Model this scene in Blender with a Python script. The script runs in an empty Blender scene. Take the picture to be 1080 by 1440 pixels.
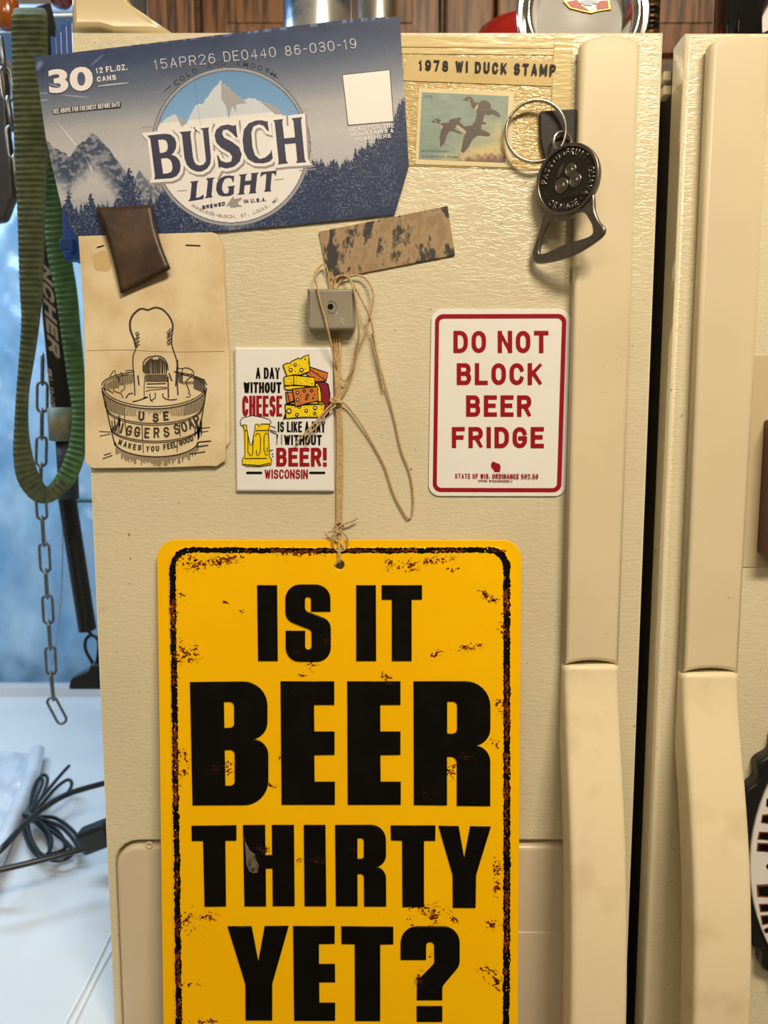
import bpy, bmesh, math, random
import numpy as np
from mathutils import Vector, Matrix, noise as mnoise

# ------------------------------------------------------------------ camera, world, lights, exposure
S = bpy.context.scene
COL = S.collection
F = 1082.0                      # focal length in pixels of the 1080x1440 frame
PITCH = math.radians(6.5)
CAM = Vector((0.0, -0.52, 1.43))
FWD = Vector((0, math.cos(PITCH), -math.sin(PITCH)))
UPV = Vector((0, math.sin(PITCH), math.cos(PITCH)))
cam = bpy.data.cameras.new('camera')
cam.sensor_fit = 'VERTICAL'; cam.sensor_height = 24.0; cam.lens = F / 1440 * 24
cam.clip_start = 0.02
cam.dof.use_dof = True; cam.dof.focus_distance = 0.525; cam.dof.aperture_fstop = 5.0
co = bpy.data.objects.new('camera', cam); COL.objects.link(co)
co.location = CAM; co.rotation_euler = (math.pi / 2 - PITCH, 0, 0)
S.camera = co
w = bpy.data.worlds.new('world'); S.world = w; w.use_nodes = True
w.node_tree.nodes['Background'].inputs[0].default_value = (0.8, 0.85, 0.9, 1)
w.node_tree.nodes['Background'].inputs[1].default_value = 0.3

def area(name, loc, target, sx, sy, power, colr):
    l = bpy.data.lights.new(name, 'AREA'); l.shape = 'RECTANGLE'; l.size = sx; l.size_y = sy
    l.energy = power; l.color = colr
    o = bpy.data.objects.new(name, l); COL.objects.link(o); o.location = loc
    o.rotation_euler = (Vector(target) - Vector(loc)).to_track_quat('-Z', 'Y').to_euler()
    return o
WARM = (1.0, 0.83, 0.60)
area('ceiling_lamp', (0.42, -1.10, 2.46), (0.30, -0.5, 1.3), 0.55, 0.25, 31, WARM)
area('ceiling_lamp', (-0.45, -1.8, 2.46), (-0.4, -1.2, 0.8), 1.0, 0.30, 11, WARM)
area('cabinet_lamp', (0.30, 0.05, 2.46), (0.25, 0.42, 1.7), 0.5, 0.1, 1.2, WARM)
area('bench_lamp', (-0.80, 0.28, 1.98), (-0.80, 0.34, 1.0), 0.7, 0.22, 9.5, (0.60, 0.80, 1.0))
vs = S.view_settings
vs.view_transform = 'Standard'; vs.look = 'None'; vs.gamma = 1.0; vs.exposure = 0.0
vs.use_curve_mapping = False

# ------------------------------------------------------------------ geometry helpers
def ray(px, py):
    return FWD + Vector((1, 0, 0)) * ((px - 540) / F) + UPV * ((720 - py) / F)
class Plane:
    """a vertical (or tilted) plane seen by the camera; u runs right, v up, n toward the room"""
    def __init__(s, y, tilt=0.0, pivot_z=0.0):
        s.o = Vector((0, y, pivot_z)); s.u = Vector((1, 0, 0))
        s.v = Vector((0, math.sin(tilt), math.cos(tilt))).normalized()
        s.n = Vector((0, -s.v.z, s.v.y))
    def at(s, px, py, off=0.0):
        d = ray(px, py); t = (s.o - CAM).dot(s.n) / d.dot(s.n)
        return CAM + d * t + s.n * off
    def uv(s, px, py):
        p = s.at(px, py) - s.o
        return (p.dot(s.u), p.dot(s.v))
    def mat(s, off=0.0):
        # local x->u, y->v, z->n
        m = Matrix.Identity(4)
        for i, a in enumerate((s.u, s.v, s.n)):
            for k in range(3): m[k][i] = a[k]
        for k in range(3): m[k][3] = (s.o + s.n * off)[k]
        return m
def atz(px, py, z):
    d = ray(px, py); t = (z - CAM.z) / d.z
    return CAM + d * t
def aty(px, py, y):
    d = ray(px, py); t = (y - CAM.y) / d.y
    return CAM + d * t
DOOR = Plane(0.0)
def T(ox, oy, s, pts):
    return [(ox + p[0] / s, oy + p[1] / s) + ((p[2] / s,) if len(p) > 2 else ()) for p in pts]
def fillet(pts, n=5):
    out = []; N = len(pts)
    R = [(p[2] if len(p) > 2 else 0) for p in pts]
    P = [Vector((p[0], p[1])) for p in pts]
    for i in range(N):
        r = R[i]; p = P[i]
        if r <= 0: out.append((p.x, p.y)); continue
        a = P[i - 1] - p; b = P[(i + 1) % N] - p
        la, lb = a.length, b.length
        if la < 1e-9 or lb < 1e-9: out.append((p.x, p.y)); continue
        ma = la * (0.5 if R[i - 1] > 0 else 0.97); mb = lb * (0.5 if R[(i + 1) % N] > 0 else 0.97)
        ang = a.angle(b); t = r / max(math.tan(ang / 2), 1e-4)
        ta = min(t, ma); tb = min(t, mb)
        A = p + a / la * ta; B = p + b / lb * tb
        for k in range(n + 1):
            q = k / n
            # conic weight close to a circle
            wgt = math.sin(ang / 2); wgt = max(wgt, 0.3)
            c0 = (1 - q) ** 2; c1 = 2 * q * (1 - q) * wgt; c2 = q * q
            v = (A * c0 + p * c1 + B * c2) / (c0 + c1 + c2)
            out.append((v.x, v.y))
    return out
def smooth(pts, n=4, closed=False):
    P = [Vector(p) for p in pts]; out = []
    N = len(P); rng = range(N) if closed else range(N - 1)
    for i in rng:
        p0 = P[i - 1] if (i > 0 or closed) else P[i]
        p1 = P[i]; p2 = P[(i + 1) % N]
        p3 = P[(i + 2) % N] if (i + 2 < N or closed) else p2
        for k in range(n):
            t = k / n
            out.append(0.5 * ((2 * p1) + (p2 - p0) * t + (2 * p0 - 5 * p1 + 4 * p2 - p3) * t * t + (3 * p1 - p0 - 3 * p2 + p3) * t ** 3))
    if not closed: out.append(P[-1])
    return out
def curve_mesh(splines, extrude=0.0, bevel=0.0, offset=0.0, res=2):
    """fill closed 2D outlines (metres) -> mesh in local xy, thickness along z centred on 0"""
    cu = bpy.data.curves.new('c', 'CURVE'); cu.dimensions = '2D'; cu.fill_mode = 'BOTH'
    cu.extrude = extrude; cu.bevel_depth = bevel; cu.bevel_resolution = res; cu.offset = offset
    for sp in splines:
        s = cu.splines.new('POLY'); s.points.add(len(sp) - 1); s.use_cyclic_u = True
        for i, p in enumerate(sp): s.points[i].co = (p[0], p[1], 0, 1)
    ob = bpy.data.objects.new('c', cu)
    me = bpy.data.meshes.new_from_object(ob)
    bpy.data.objects.remove(ob); bpy.data.curves.remove(cu)
    return me
def shape(pl, outlines, thick=0.0, base=0.0, bevel=0.0, offset=0.0, bres=2, fn=5):
    """outlines in photo pixels on plane pl; back face at base, front face at base+thick (metres)"""
    sp = [[pl.uv(x, y) for x, y in fillet(o, fn)] for o in outlines]
    me = curve_mesh(sp, max(thick / 2 - bevel, 0), bevel, offset - bevel, bres)
    me.transform(pl.mat(base + thick / 2))
    return me
def join(meshes):
    bm = bmesh.new()
    for m in meshes:
        bm.from_mesh(m); bpy.data.meshes.remove(m)
    me = bpy.data.meshes.new('j'); bm.to_mesh(me); bm.free()
    return me
def from_py(v, f, smooth_=False):
    me = bpy.data.meshes.new('m'); me.from_pydata([tuple(a) for a in v], [], f); me.update()
    return me
def text_raw(body, weight=0.0, space=1.0):
    cu = bpy.data.curves.new('t', 'FONT'); cu.body = body; cu.size = 1.0; cu.offset = weight
    cu.space_character = space; cu.resolution_u = 4
    ob = bpy.data.objects.new('t', cu); me = bpy.data.meshes.new_from_object(ob)
    bpy.data.objects.remove(ob); bpy.data.curves.remove(cu)
    return me
def text_quad(pl, body, quad, weight=0.0, space=1.0, off=0.0002, thick=0.0):
    """fit text to the quad tl,tr,br,bl (photo pixels) on plane pl"""
    me = text_raw(body, weight, space)
    n = len(me.vertices); c = np.empty(n * 3); me.vertices.foreach_get('co', c); c = c.reshape(-1, 3)
    mn = c.min(0); mx = c.max(0); uvn = (c[:, :2] - mn[:2]) / np.maximum(mx[:2] - mn[:2], 1e-6)
    q = [pl.at(x, y, off) for x, y in quad]
    tl, tr, br, bl = [np.array(a) for a in q]
    U = uvn[:, :1]; V = uvn[:, 1:]
    p = (bl * (1 - U) + br * U) * (1 - V) + (tl * (1 - U) + tr * U) * V
    me.vertices.foreach_set('co', p.ravel()); me.update()
    if thick:
        bm = bmesh.new(); bm.from_mesh(me)
        r = bmesh.ops.extrude_face_region(bm, geom=bm.faces[:])
        vv = [g for g in r['geom'] if isinstance(g, bmesh.types.BMVert)]
        bmesh.ops.translate(bm, vec=pl.n * thick, verts=vv); bm.to_mesh(me); bm.free()
    return me
def rectq(x0, y0, x1, y1, sk=0, rot=0):
    cx, cy = (x0 + x1) / 2, (y0 + y1) / 2; c, s = math.cos(rot), math.sin(rot)
    return [(cx + (x - cx) * c - (y - cy) * s, cy + (x - cx) * s + (y - cy) * c) for x, y in ((x0 + sk, y0), (x1 + sk, y0), (x1, y1), (x0, y1))]
def arc_text(pl, body, cx, cy, rx, ry, a0, a1, h, wd, weight=0.0, off=0.0002, inward=False, thick=0.0):
    """letters along an ellipse, angles in degrees clockwise from the top"""
    ms = []; N = len(body)
    for i, ch in enumerate(body):
        if ch == ' ': continue
        a = math.radians(a0 + (a1 - a0) * (i + 0.5) / N)
        dx, dy = math.sin(a), -math.cos(a)
        up = Vector((dx * rx, dy * ry)).normalized(); rt = Vector((math.cos(a) * rx, math.sin(a) * ry)).normalized()
        if inward: up = -up; rt = -rt
        c = Vector((cx + dx * rx, cy + dy * ry))
        if ch in '·.,-':
            if ch in '.,': c = c - up * h * .42
            hw = wd * (.16 if ch != '-' else .3); hh = wd * .16
            ms.append(shape(pl, [[((c - rt * hw + up * hh).x, (c - rt * hw + up * hh).y), ((c + rt * hw + up * hh).x, (c + rt * hw + up * hh).y), ((c + rt * hw - up * hh).x, (c + rt * hw - up * hh).y), ((c - rt * hw - up * hh).x, (c - rt * hw - up * hh).y)]], thick, off)); continue
            q = [c - rt * hw + up * hw, c + rt * hw + up * hw, c + rt * hw - up * hw, c - rt * hw - up * hw]
        else:
            hw = wd * {'I': .16, 'J': .3, 'L': .38, 'E': .4, 'F': .38, 'S': .4, 'T': .45}.get(ch, .5)
            q = [c - rt * hw + up * h / 2, c + rt * hw + up * h / 2, c + rt * hw - up * h / 2, c - rt * hw - up * h / 2]
        ms.append(text_quad(pl, '.' if ch in '·' else ch, [(a.x, a.y) for a in q], weight, off=off, thick=thick))
    return join(ms)
def ribbon(pl, lines, width, off=0.0003, n=3, taper=False):
    """flat strokes in photo pixels"""
    V = []; Fc = []
    for ln in lines:
        wd = width
        if isinstance(ln, tuple) and isinstance(ln[0], (int, float)) and isinstance(ln[1], list): wd, ln = ln
        pts = smooth([(a[0], a[1]) for a in ln], n) if len(ln) > 2 else [Vector(a[:2]) for a in ln]
        base = len(V); L = len(pts)
        for i, p in enumerate(pts):
            d = (pts[min(i + 1, L - 1)] - pts[max(i - 1, 0)])
            if d.length < 1e-9: d = Vector((1, 0))
            d.normalize(); nn = Vector((-d.y, d.x))
            hw = wd / 2 * (1 if not taper else (0.35 + 0.65 * math.sin(math.pi * (i + .5) / L)))
            for s in (1, -1): V.append(pl.at(p.x + nn.x * hw * s, p.y + nn.y * hw * s, off))
        for i in range(L - 1):
            a = base + i * 2; Fc.append((a, a + 1, a + 3, a + 2))
    return from_py(V, Fc)
def _a(cx, cy, rx, ry, a, b, n=8):
    return [(cx + rx * math.cos(math.radians(a + (b - a) * i / n)), cy + ry * math.sin(math.radians(a + (b - a) * i / n))) for i in range(n + 1)]
_O = [(1, .35)] + [(1, .65)] + _a(.5, .65, .5, .35, 0, 180) + [(0, .35)] + _a(.5, .35, .5, .35, 180, 360)
GL = {'A': [[(0, 1), (.5, 0)], [(1, 1), (.5, 0)], [(.17, .68), (.83, .68)]], 'B': [[(0, 0), (0, 1)], [(0, 0), (.6, 0)] + _a(.65, .24, .3, .24, -90, 90) + [(0, .48)], [(0, .48), (.6, .48)] + _a(.68, .74, .32, .26, -90, 90) + [(0, 1)]],
 'C': [_a(.5, .33, .5, .33, -15, -180) + _a(.5, .67, .5, .33, 180, 15)], 'D': [[(0, 0), (0, 1)], [(0, 0), (.45, 0)] + _a(.45, .4, .55, .4, -90, 0) + _a(.45, .6, .55, .4, 0, 90) + [(0, 1)]],
 'E': [[(1, 0), (0, 0), (0, 1), (1, 1)], [(0, .48), (.85, .48)]], 'F': [[(1, 0), (0, 0), (0, 1)], [(0, .5), (.85, .5)]], 'G': [_a(.5, .33, .5, .33, -15, -180) + _a(.5, .67, .5, .33, 180, 0) + [(1, .55), (.55, .55)]],
 'H': [[(0, 0), (0, 1)], [(1, 0), (1, 1)], [(0, .48), (1, .48)]], 'I': [[(.5, 0), (.5, 1)]], 'J': [[(1, 0), (1, .7)] + _a(.5, .7, .5, .3, 0, 170)], 'K': [[(0, 0), (0, 1)], [(1, 0), (0, .62)], [(.32, .42), (1, 1)]], 'L': [[(0, 0), (0, 1), (1, 1)]],
 'M': [[(0, 0), (0, 1)], [(1, 0), (1, 1)], [(0, 0), (.5, .75)], [(1, 0), (.5, .75)]], 'N': [[(0, 0), (0, 1)], [(1, 0), (1, 1)], [(0, 0), (1, 1)]], 'O': [_O], 'P': [[(0, 1), (0, 0), (.6, 0)] + _a(.68, .27, .32, .27, -90, 90) + [(0, .54)]],
 'Q': [_O, [(.6, .75), (1, 1)]], 'R': [[(0, 1), (0, 0), (.6, 0)] + _a(.68, .26, .32, .26, -90, 90) + [(0, .52)], [(.55, .52), (1, 1)]],
 'S': [_a(.5, .26, .47, .26, -20, -180) + _a(.5, .26, .47, .23, 180, 120, 3) + _a(.5, .72, .5, .26, -60, 90, 7) + _a(.5, .72, .5, .28, 90, 165, 5)], 'T': [[(0, 0), (1, 0)], [(.5, 0), (.5, 1)]],
 'U': [[(0, 0), (0, .67)] + _a(.5, .67, .5, .33, 180, 0) + [(1, 0)]], 'V': [[(0, 0), (.5, 1)], [(1, 0), (.5, 1)]], 'W': [[(0, 0), (.26, 1)], [(.5, .1), (.26, 1)], [(.5, .1), (.74, 1)], [(1, 0), (.74, 1)]], 'X': [[(0, 0), (1, 1)], [(1, 0), (0, 1)]], 'Y': [[(0, 0), (.5, .5), (1, 0)], [(.5, .5), (.5, 1)]],
 'Z': [[(0, 0), (1, 0), (0, 1), (1, 1)]], '0': [_O], '1': [[(.1, .2), (.6, 0), (.6, 1)]], '2': [_a(.5, .28, .5, .28, -170, 10) + [(0, 1), (1, 1)]], '3': [_a(.5, .25, .45, .25, -160, 80) + [(.35, .5)], [(.35, .48)] + _a(.5, .73, .5, .27, -80, 160)],
 '4': [[(.75, 1), (.75, 0), (0, .72), (1, .72)]], '5': [[(.9, 0), (.1, 0), (.06, .45)] + _a(.5, .68, .48, .32, -130, 150)], '6': [_a(.55, .35, .45, .35, -40, -170) + _a(.5, .68, .48, .32, 180, 540, 12)], '7': [[(0, 0), (1, 0), (.35, 1)]],
 '8': [_a(.5, .25, .42, .25, 90, 450, 12), _a(.5, .74, .5, .26, -90, 270, 12)], '9': [_a(.5, .32, .48, .32, 0, 360, 12), [(.98, .32)] + _a(.45, .65, .5, .35, 0, 140)],
 '.': [[(.5, .94), (.5, 1)]], ',': [[(.5, .94), (.3, 1.15)]], '-': [[(.1, .5), (.9, .5)]], '!': [[(.5, 0), (.5, .58)], [(.5, .97), (.5, 1)]], '$': [_a(.5, .3, .45, .2, -20, -180) + _a(.5, .7, .45, .2, 0, 165, 7), [(.5, 0), (.5, 1)]], '&': [[(1, 1), (.25, .3)] + _a(.45, .2, .22, .2, 160, 400, 8) + [(.05, .7)] + _a(.4, .75, .38, .25, 180, 10, 8)]}
GWD = {'I': .0, '.': .0, ',': .1, '!': .0, ' ': .0, '1': .5, 'M': 1.3, 'W': 1.45, '-': .6, 'J': .8, 'L': .85, 'E': .88, 'F': .86}
def stroke_text(pl, body, quad, wt, gap=.28, off=.0003, base_w=None):
    """block letters built from strokes wt pixels thick, fitted to the quad tl,tr,br,bl in photo pixels"""
    tl, tr, br, bl = [Vector(p) for p in quad]
    Wd = ((tr - tl).length + (br - bl).length) / 2; H = ((bl - tl).length + (br - tr).length) / 2
    n = len(body); un = sum(GWD.get(c, 1.0) for c in body) + gap * (n - 1)
    k = (Wd - wt * n) / un if un > 1e-6 else 0.0        # pixels per unit of centreline width
    V = []; Fc = []; x = 0; zi = 0
    def P(px_, py_):
        u, v = px_ / Wd, py_ / H
        return (tl * (1 - u) + tr * u) * (1 - v) + (bl * (1 - u) + br * u) * v
    for ch in body:
        cw = GWD.get(ch, 1.0) * k
        for g in GL.get(ch, []):
            pts = [Vector((x + wt / 2 + gx * cw, wt / 2 + gy * (H - wt))) for gx, gy in g]
            pts = [p for i, p in enumerate(pts) if i == 0 or (p - pts[i - 1]).length > 1e-4]
            closed = len(pts) > 3 and (pts[0] - pts[-1]).length < 1e-3
            if closed: pts = pts[:-1]
            N = len(pts); b = len(V); q = []
            for i in range(N):
                a = pts[i - 1] if (i or closed) else None; c = pts[(i + 1) % N] if (i < N - 1 or closed) else None
                if a is None: d = (c - pts[i]).normalized(); nn = Vector((-d.y, d.x)); m = nn; s_ = 1; e_ = -d * wt / 2
                elif c is None: d = (pts[i] - a).normalized(); nn = Vector((-d.y, d.x)); m = nn; s_ = 1; e_ = d * wt / 2
                else:
                    d1 = (pts[i] - a).normalized(); d2 = (c - pts[i]).normalized(); t = d1 + d2
                    if t.length < 1e-3: t = d1
                    t.normalize(); m = Vector((-t.y, t.x)); s_ = min(1 / max(m.dot(Vector((-d1.y, d1.x))), .3), 1.9); e_ = Vector((0, 0))
                for sg_ in (1, -1):
                    v = pts[i] + e_ + m * (wt / 2 * s_ * sg_)
                    if ch != ',': v = P(min(max(v.x, x), x + cw + wt), min(max(v.y, 0), H))
                    else: v = P(v.x, v.y)
                    V.append(pl.at(v.x, v.y, off + zi * 2e-5 + i * 1.2e-6))
            zi += 1
            for i in range(N if closed else N - 1):
                j = (i + 1) % N; Fc.append((b + 2 * i, b + 2 * i + 1, b + 2 * j + 1, b + 2 * j))
        x += cw + wt + gap * k
    return from_py(V, Fc)
def tube(points, radius, seg=8, n=4, closed=False, raw=False):
    """tube through 3D points"""
    P = [Vector(p) for p in points] if raw else smooth(points, n, closed)
    cu = bpy.data.curves.new('c', 'CURVE'); cu.dimensions = '3D'; cu.bevel_depth = radius
    cu.bevel_resolution = max(1, seg // 2 - 2); cu.use_fill_caps = True; cu.twist_mode = 'MINIMUM'
    s = cu.splines.new('POLY'); s.points.add(len(P) - 1); s.use_cyclic_u = closed
    for i, p in enumerate(P): s.points[i].co = (p[0], p[1], p[2], 1)
    ob = bpy.data.objects.new('c', cu); me = bpy.data.meshes.new_from_object(ob)
    bpy.data.objects.remove(ob); bpy.data.curves.remove(cu)
    me.shade_smooth()
    return me
def box(x0, x1, y0, y1, z0, z1, bev=0.0, seg=2):
    bm = bmesh.new(); bmesh.ops.create_cube(bm, size=1)
    for v in bm.verts:
        v.co = Vector(((x0 + x1) / 2 + v.co.x * (x1 - x0), (y0 + y1) / 2 + v.co.y * (y1 - y0), (z0 + z1) / 2 + v.co.z * (z1 - z0)))
    if bev: bmesh.ops.bevel(bm, geom=bm.edges[:], offset=bev, segments=seg, profile=0.5, affect='EDGES')
    me = bpy.data.meshes.new('b'); bm.to_mesh(me); bm.free()
    return me
def lathe(prof, center, axis='z', seg=48, mat=None):
    """prof: list of (r, h); revolve about local z; mat: 4x4 or translation"""
    V = []; Fc = []
    for r, h in prof:
        for k in range(seg):
            a = 2 * math.pi * k / seg; V.append(Vector((r * math.cos(a), r * math.sin(a), h)))
    for i in range(len(prof) - 1):
        for k in range(seg):
            a = i * seg + k; b = i * seg + (k + 1) % seg
            Fc.append((a, b, b + seg, a + seg))
    m = (mat or Matrix.Identity(4)); m = Matrix.Translation(center) @ m
    me = from_py([m @ v for v in V], Fc); me.shade_smooth()
    return me
def loft(rings, caps=True, closed_ring=True):
    n = len(rings[0]); V = [p for r in rings for p in r]; Fc = []
    for i in range(len(rings) - 1):
        for k in range(n if closed_ring else n - 1):
            a = i * n + k; b = i * n + (k + 1) % n
            Fc.append((a, b, b + n, a + n))
    if caps and closed_ring:
        Fc.append(tuple(range(n - 1, -1, -1))); Fc.append(tuple(len(V) - n + k for k in range(n)))
    me = from_py(V, Fc)
    bm = bmesh.new(); bm.from_mesh(me); bmesh.ops.recalc_face_normals(bm, faces=bm.faces); bm.to_mesh(me); bm.free()
    return me

# ------------------------------------------------------------------ object helpers
def tag(o, label=None, cat=None, group=None, kind=None):
    if label: o['label'] = label
    if cat: o['category'] = cat
    if group: o['group'] = group
    if kind: o['kind'] = kind
    return o
ORG = {}
def thing(name, label, cat, loc, group=None):
    o = bpy.data.objects.new(name, None); o.empty_display_size = 0.02; COL.objects.link(o)
    o.location = loc; ORG[o] = Vector(loc)
    return tag(o, label, cat, group)
def part(name, me, m, parent=None, sm=False, label=None, origin=None):
    """a mesh given in world coordinates becomes one object"""
    me.name = name
    o = bpy.data.objects.new(name, me); COL.objects.link(o)
    if sm: me.shade_smooth()
    if m:
        me.materials.clear(); me.materials.append(m)
    if parent is not None:
        L = ORG[parent]; me.transform(Matrix.Translation(-L)); o.parent = parent; ORG[o] = L
    else:
        n = len(me.vertices); c = np.empty(n * 3, dtype=np.float64); me.vertices.foreach_get('co', c); c = c.reshape(-1, 3)
        L = Vector(origin) if origin else Vector(((c[:, 0].min() + c[:, 0].max()) / 2, (c[:, 1].min() + c[:, 1].max()) / 2, c[:, 2].min()))
        me.transform(Matrix.Translation(-L)); o.location = L; ORG[o] = L
    if label: o['label'] = label
    return o
def struct(name, me, m):
    return tag(part(name, me, m), kind='structure')

# ------------------------------------------------------------------ materials
def s2l(c):
    c = c / 255.0
    return c / 12.92 if c <= 0.04045 else ((c + 0.055) / 1.055) ** 2.4
def rgb(r, g, b): return (s2l(r), s2l(g), s2l(b))
WL = rgb(240, 226, 200)                         # what a white card looks like under the room's warm lamps
def alb(r, g, b, k=0.80):
    c = rgb(r, g, b); return tuple(min(0.95, k * c[i] / WL[i]) for i in range(3))
class NT:
    def __init__(s, m):
        s.m = m; m.use_nodes = True; s.t = m.node_tree; s.b = s.t.nodes['Principled BSDF']; s.out = s.t.nodes['Material Output']
    def n(s, t, **k):
        x = s.t.nodes.new(t)
        for a, v in k.items():
            if hasattr(x, a) and not a[0].isupper(): setattr(x, a, v)
        return x
    def l(s, a, b): s.t.links.new(a, b)
def mat(name, c, rough=0.5, metal=0.0, var=0.0, vscale=30.0, c2=None, lo=0.45, hi=0.6, stretch=(1, 1, 1),
        bump=0.0, bscale=200.0, bstretch=(1, 1, 1), coat=0.0, alpha=1.0, spec=0.5, emit=0.0, detail=4.0, trans=0.0, attr=False, sheen=0, bdist=0.001):
    m = bpy.data.materials.new(name); q = NT(m); b = q.b
    b.inputs['Base Color'].default_value = (*c, 1); b.inputs['Roughness'].default_value = rough
    b.inputs['Metallic'].default_value = metal; b.inputs['Coat Weight'].default_value = coat
    b.inputs['Alpha'].default_value = alpha; b.inputs['Specular IOR Level'].default_value = spec
    b.inputs['Transmission Weight'].default_value = trans
    if emit:
        b.inputs['Emission Color'].default_value = (*c, 1); b.inputs['Emission Strength'].default_value = emit
    tc = q.n('ShaderNodeTexCoord')
    src = None
    if attr:
        a = q.n('ShaderNodeAttribute'); a.attribute_name = 'Col'; src = a.outputs['Color']; q.l(src, b.inputs['Base Color'])
    if var or c2:
        mp = q.n('ShaderNodeMapping'); mp.inputs['Scale'].default_value = stretch
        q.l(tc.outputs['Object'], mp.inputs[0])
        nz = q.n('ShaderNodeTexNoise'); nz.inputs['Scale'].default_value = vscale; nz.inputs['Detail'].default_value = detail
        q.l(mp.outputs[0], nz.inputs['Vector'])
        r = q.n('ShaderNodeValToRGB'); q.l(nz.outputs['Fac'], r.inputs[0])
        if c2 is None:
            r.color_ramp.elements[0].position = 0.3; r.color_ramp.elements[1].position = 0.7
            r.color_ramp.elements[0].color = (*[x * (1 - var) for x in c], 1)
            r.color_ramp.elements[1].color = (*[min(1, x * (1 + var)) for x in c], 1)
        else:
            r.color_ramp.elements[0].position = lo; r.color_ramp.elements[1].position = hi
            r.color_ramp.elements[0].color = (*c, 1); r.color_ramp.elements[1].color = (*c2, 1)
        q.l(r.outputs[0], b.inputs['Base Color'])
    if bump:
        mp = q.n('ShaderNodeMapping'); mp.inputs['Scale'].default_value = bstretch
        q.l(tc.outputs['Object'], mp.inputs[0])
        nz = q.n('ShaderNodeTexNoise'); nz.inputs['Scale'].default_value = bscale; nz.inputs['Detail'].default_value = 3
        q.l(mp.outputs[0], nz.inputs['Vector'])
        bp = q.n('ShaderNodeBump'); bp.inputs['Strength'].default_value = bump; bp.inputs['Distance'].default_value = bdist
        q.l(nz.outputs['Fac'], bp.inputs['Height']); q.l(bp.outputs[0], b.inputs['Normal'])
    return m
def pebble(name, c, rough=0.24, strength=0.20, sc=(110, 110, 370), stain=0.05, alpha=1.0):
    """cream enamel with an embossed leather grain, speckled with a little dirt"""
    m = bpy.data.materials.new(name); q = NT(m); b = q.b
    b.inputs['Roughness'].default_value = rough; b.inputs['Alpha'].default_value = alpha
    tc = q.n('ShaderNodeTexCoord')
    mp = q.n('ShaderNodeMapping'); mp.inputs['Scale'].default_value = sc
    q.l(tc.outputs['Object'], mp.inputs[0])
    n0 = q.n('ShaderNodeTexNoise'); n0.inputs['Scale'].default_value = 0.8; n0.inputs['Detail'].default_value = 3
    q.l(mp.outputs[0], n0.inputs['Vector'])
    ad = q.n('ShaderNodeVectorMath'); ad.operation = 'MULTIPLY_ADD'
    ad.inputs[1].default_value = (1.6, 1.6, 1.6)
    q.l(n0.outputs['Color'], ad.inputs[0]); q.l(mp.outputs[0], ad.inputs[2])
    vo = q.n('ShaderNodeTexVoronoi'); vo.feature = 'DISTANCE_TO_EDGE'; vo.inputs['Scale'].default_value = 1.0
    q.l(ad.outputs[0], vo.inputs['Vector'])
    rp = q.n('ShaderNodeMapRange'); rp.inputs['From Min'].default_value = 0.0; rp.inputs['From Max'].default_value = 0.22
    rp.interpolation_type = 'SMOOTHSTEP'
    q.l(vo.outputs['Distance'], rp.inputs[0])
    n1 = q.n('ShaderNodeTexNoise'); n1.inputs['Scale'].default_value = 1.3; n1.inputs['Detail'].default_value = 4
    q.l(mp.outputs[0], n1.inputs['Vector'])
    n4 = q.n('ShaderNodeTexNoise'); n4.inputs['Scale'].default_value = 0.95; n4.inputs['Detail'].default_value = 1.5; n4.inputs['Distortion'].default_value = 0.6
    q.l(mp.outputs[0], n4.inputs['Vector'])
    sb = q.n('ShaderNodeMath'); sb.operation = 'SUBTRACT'; sb.inputs[1].default_value = 0.5; q.l(n4.outputs['Fac'], sb.inputs[0])
    ab = q.n('ShaderNodeMath'); ab.operation = 'ABSOLUTE'; q.l(sb.outputs[0], ab.inputs[0])
    r4 = q.n('ShaderNodeMapRange'); r4.inputs['From Max'].default_value = 0.10; r4.interpolation_type = 'SMOOTHSTEP'; q.l(ab.outputs[0], r4.inputs[0])
    m4 = q.n('ShaderNodeMath'); m4.operation = 'MULTIPLY_ADD'; m4.inputs[1].default_value = 0.45; q.l(rp.outputs[0], m4.inputs[0]); q.l(r4.outputs[0], m4.inputs[2])
    mx = q.n('ShaderNodeMath'); mx.operation = 'MULTIPLY_ADD'; mx.inputs[1].default_value = 0.9
    q.l(n1.outputs['Fac'], mx.inputs[0]); q.l(m4.outputs[0], mx.inputs[2])
    bp = q.n('ShaderNodeBump'); bp.inputs['Strength'].default_value = strength; bp.inputs['Distance'].default_value = 0.0006
    q.l(mx.outputs[0], bp.inputs['Height']); q.l(bp.outputs[0], b.inputs['Normal'])
    n2 = q.n('ShaderNodeTexNoise'); n2.inputs['Scale'].default_value = 9; n2.inputs['Detail'].default_value = 5
    q.l(tc.outputs['Object'], n2.inputs['Vector'])
    r = q.n('ShaderNodeValToRGB'); q.l(n2.outputs['Fac'], r.inputs[0])
    r.color_ramp.elements[0].position = 0.35; r.color_ramp.elements[1].position = 0.65
    r.color_ramp.elements[0].color = (*[x * (1 - stain) for x in c], 1); r.color_ramp.elements[1].color = (*[min(1, x * (1 + stain)) for x in c], 1)
    n3 = q.n('ShaderNodeTexNoise'); n3.inputs['Scale'].default_value = 260; n3.inputs['Detail'].default_value = 1
    q.l(tc.outputs['Object'], n3.inputs['Vector'])
    r3 = q.n('ShaderNodeValToRGB'); q.l(n3.outputs['Fac'], r3.inputs[0])
    r3.color_ramp.elements[0].position = 0.775; r3.color_ramp.elements[1].position = 0.80
    mm = q.n('ShaderNodeMix'); mm.data_type = 'RGBA'
    q.l(r3.outputs[0], mm.inputs['Factor']); q.l(r.outputs[0], mm.inputs[6]); mm.inputs[7].default_value = (*[x * 0.35 for x in c], 1)
    q.l(mm.outputs[2], b.inputs['Base Color'])
    return m
CREAM = alb(221, 200, 153)
M = {}
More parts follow.
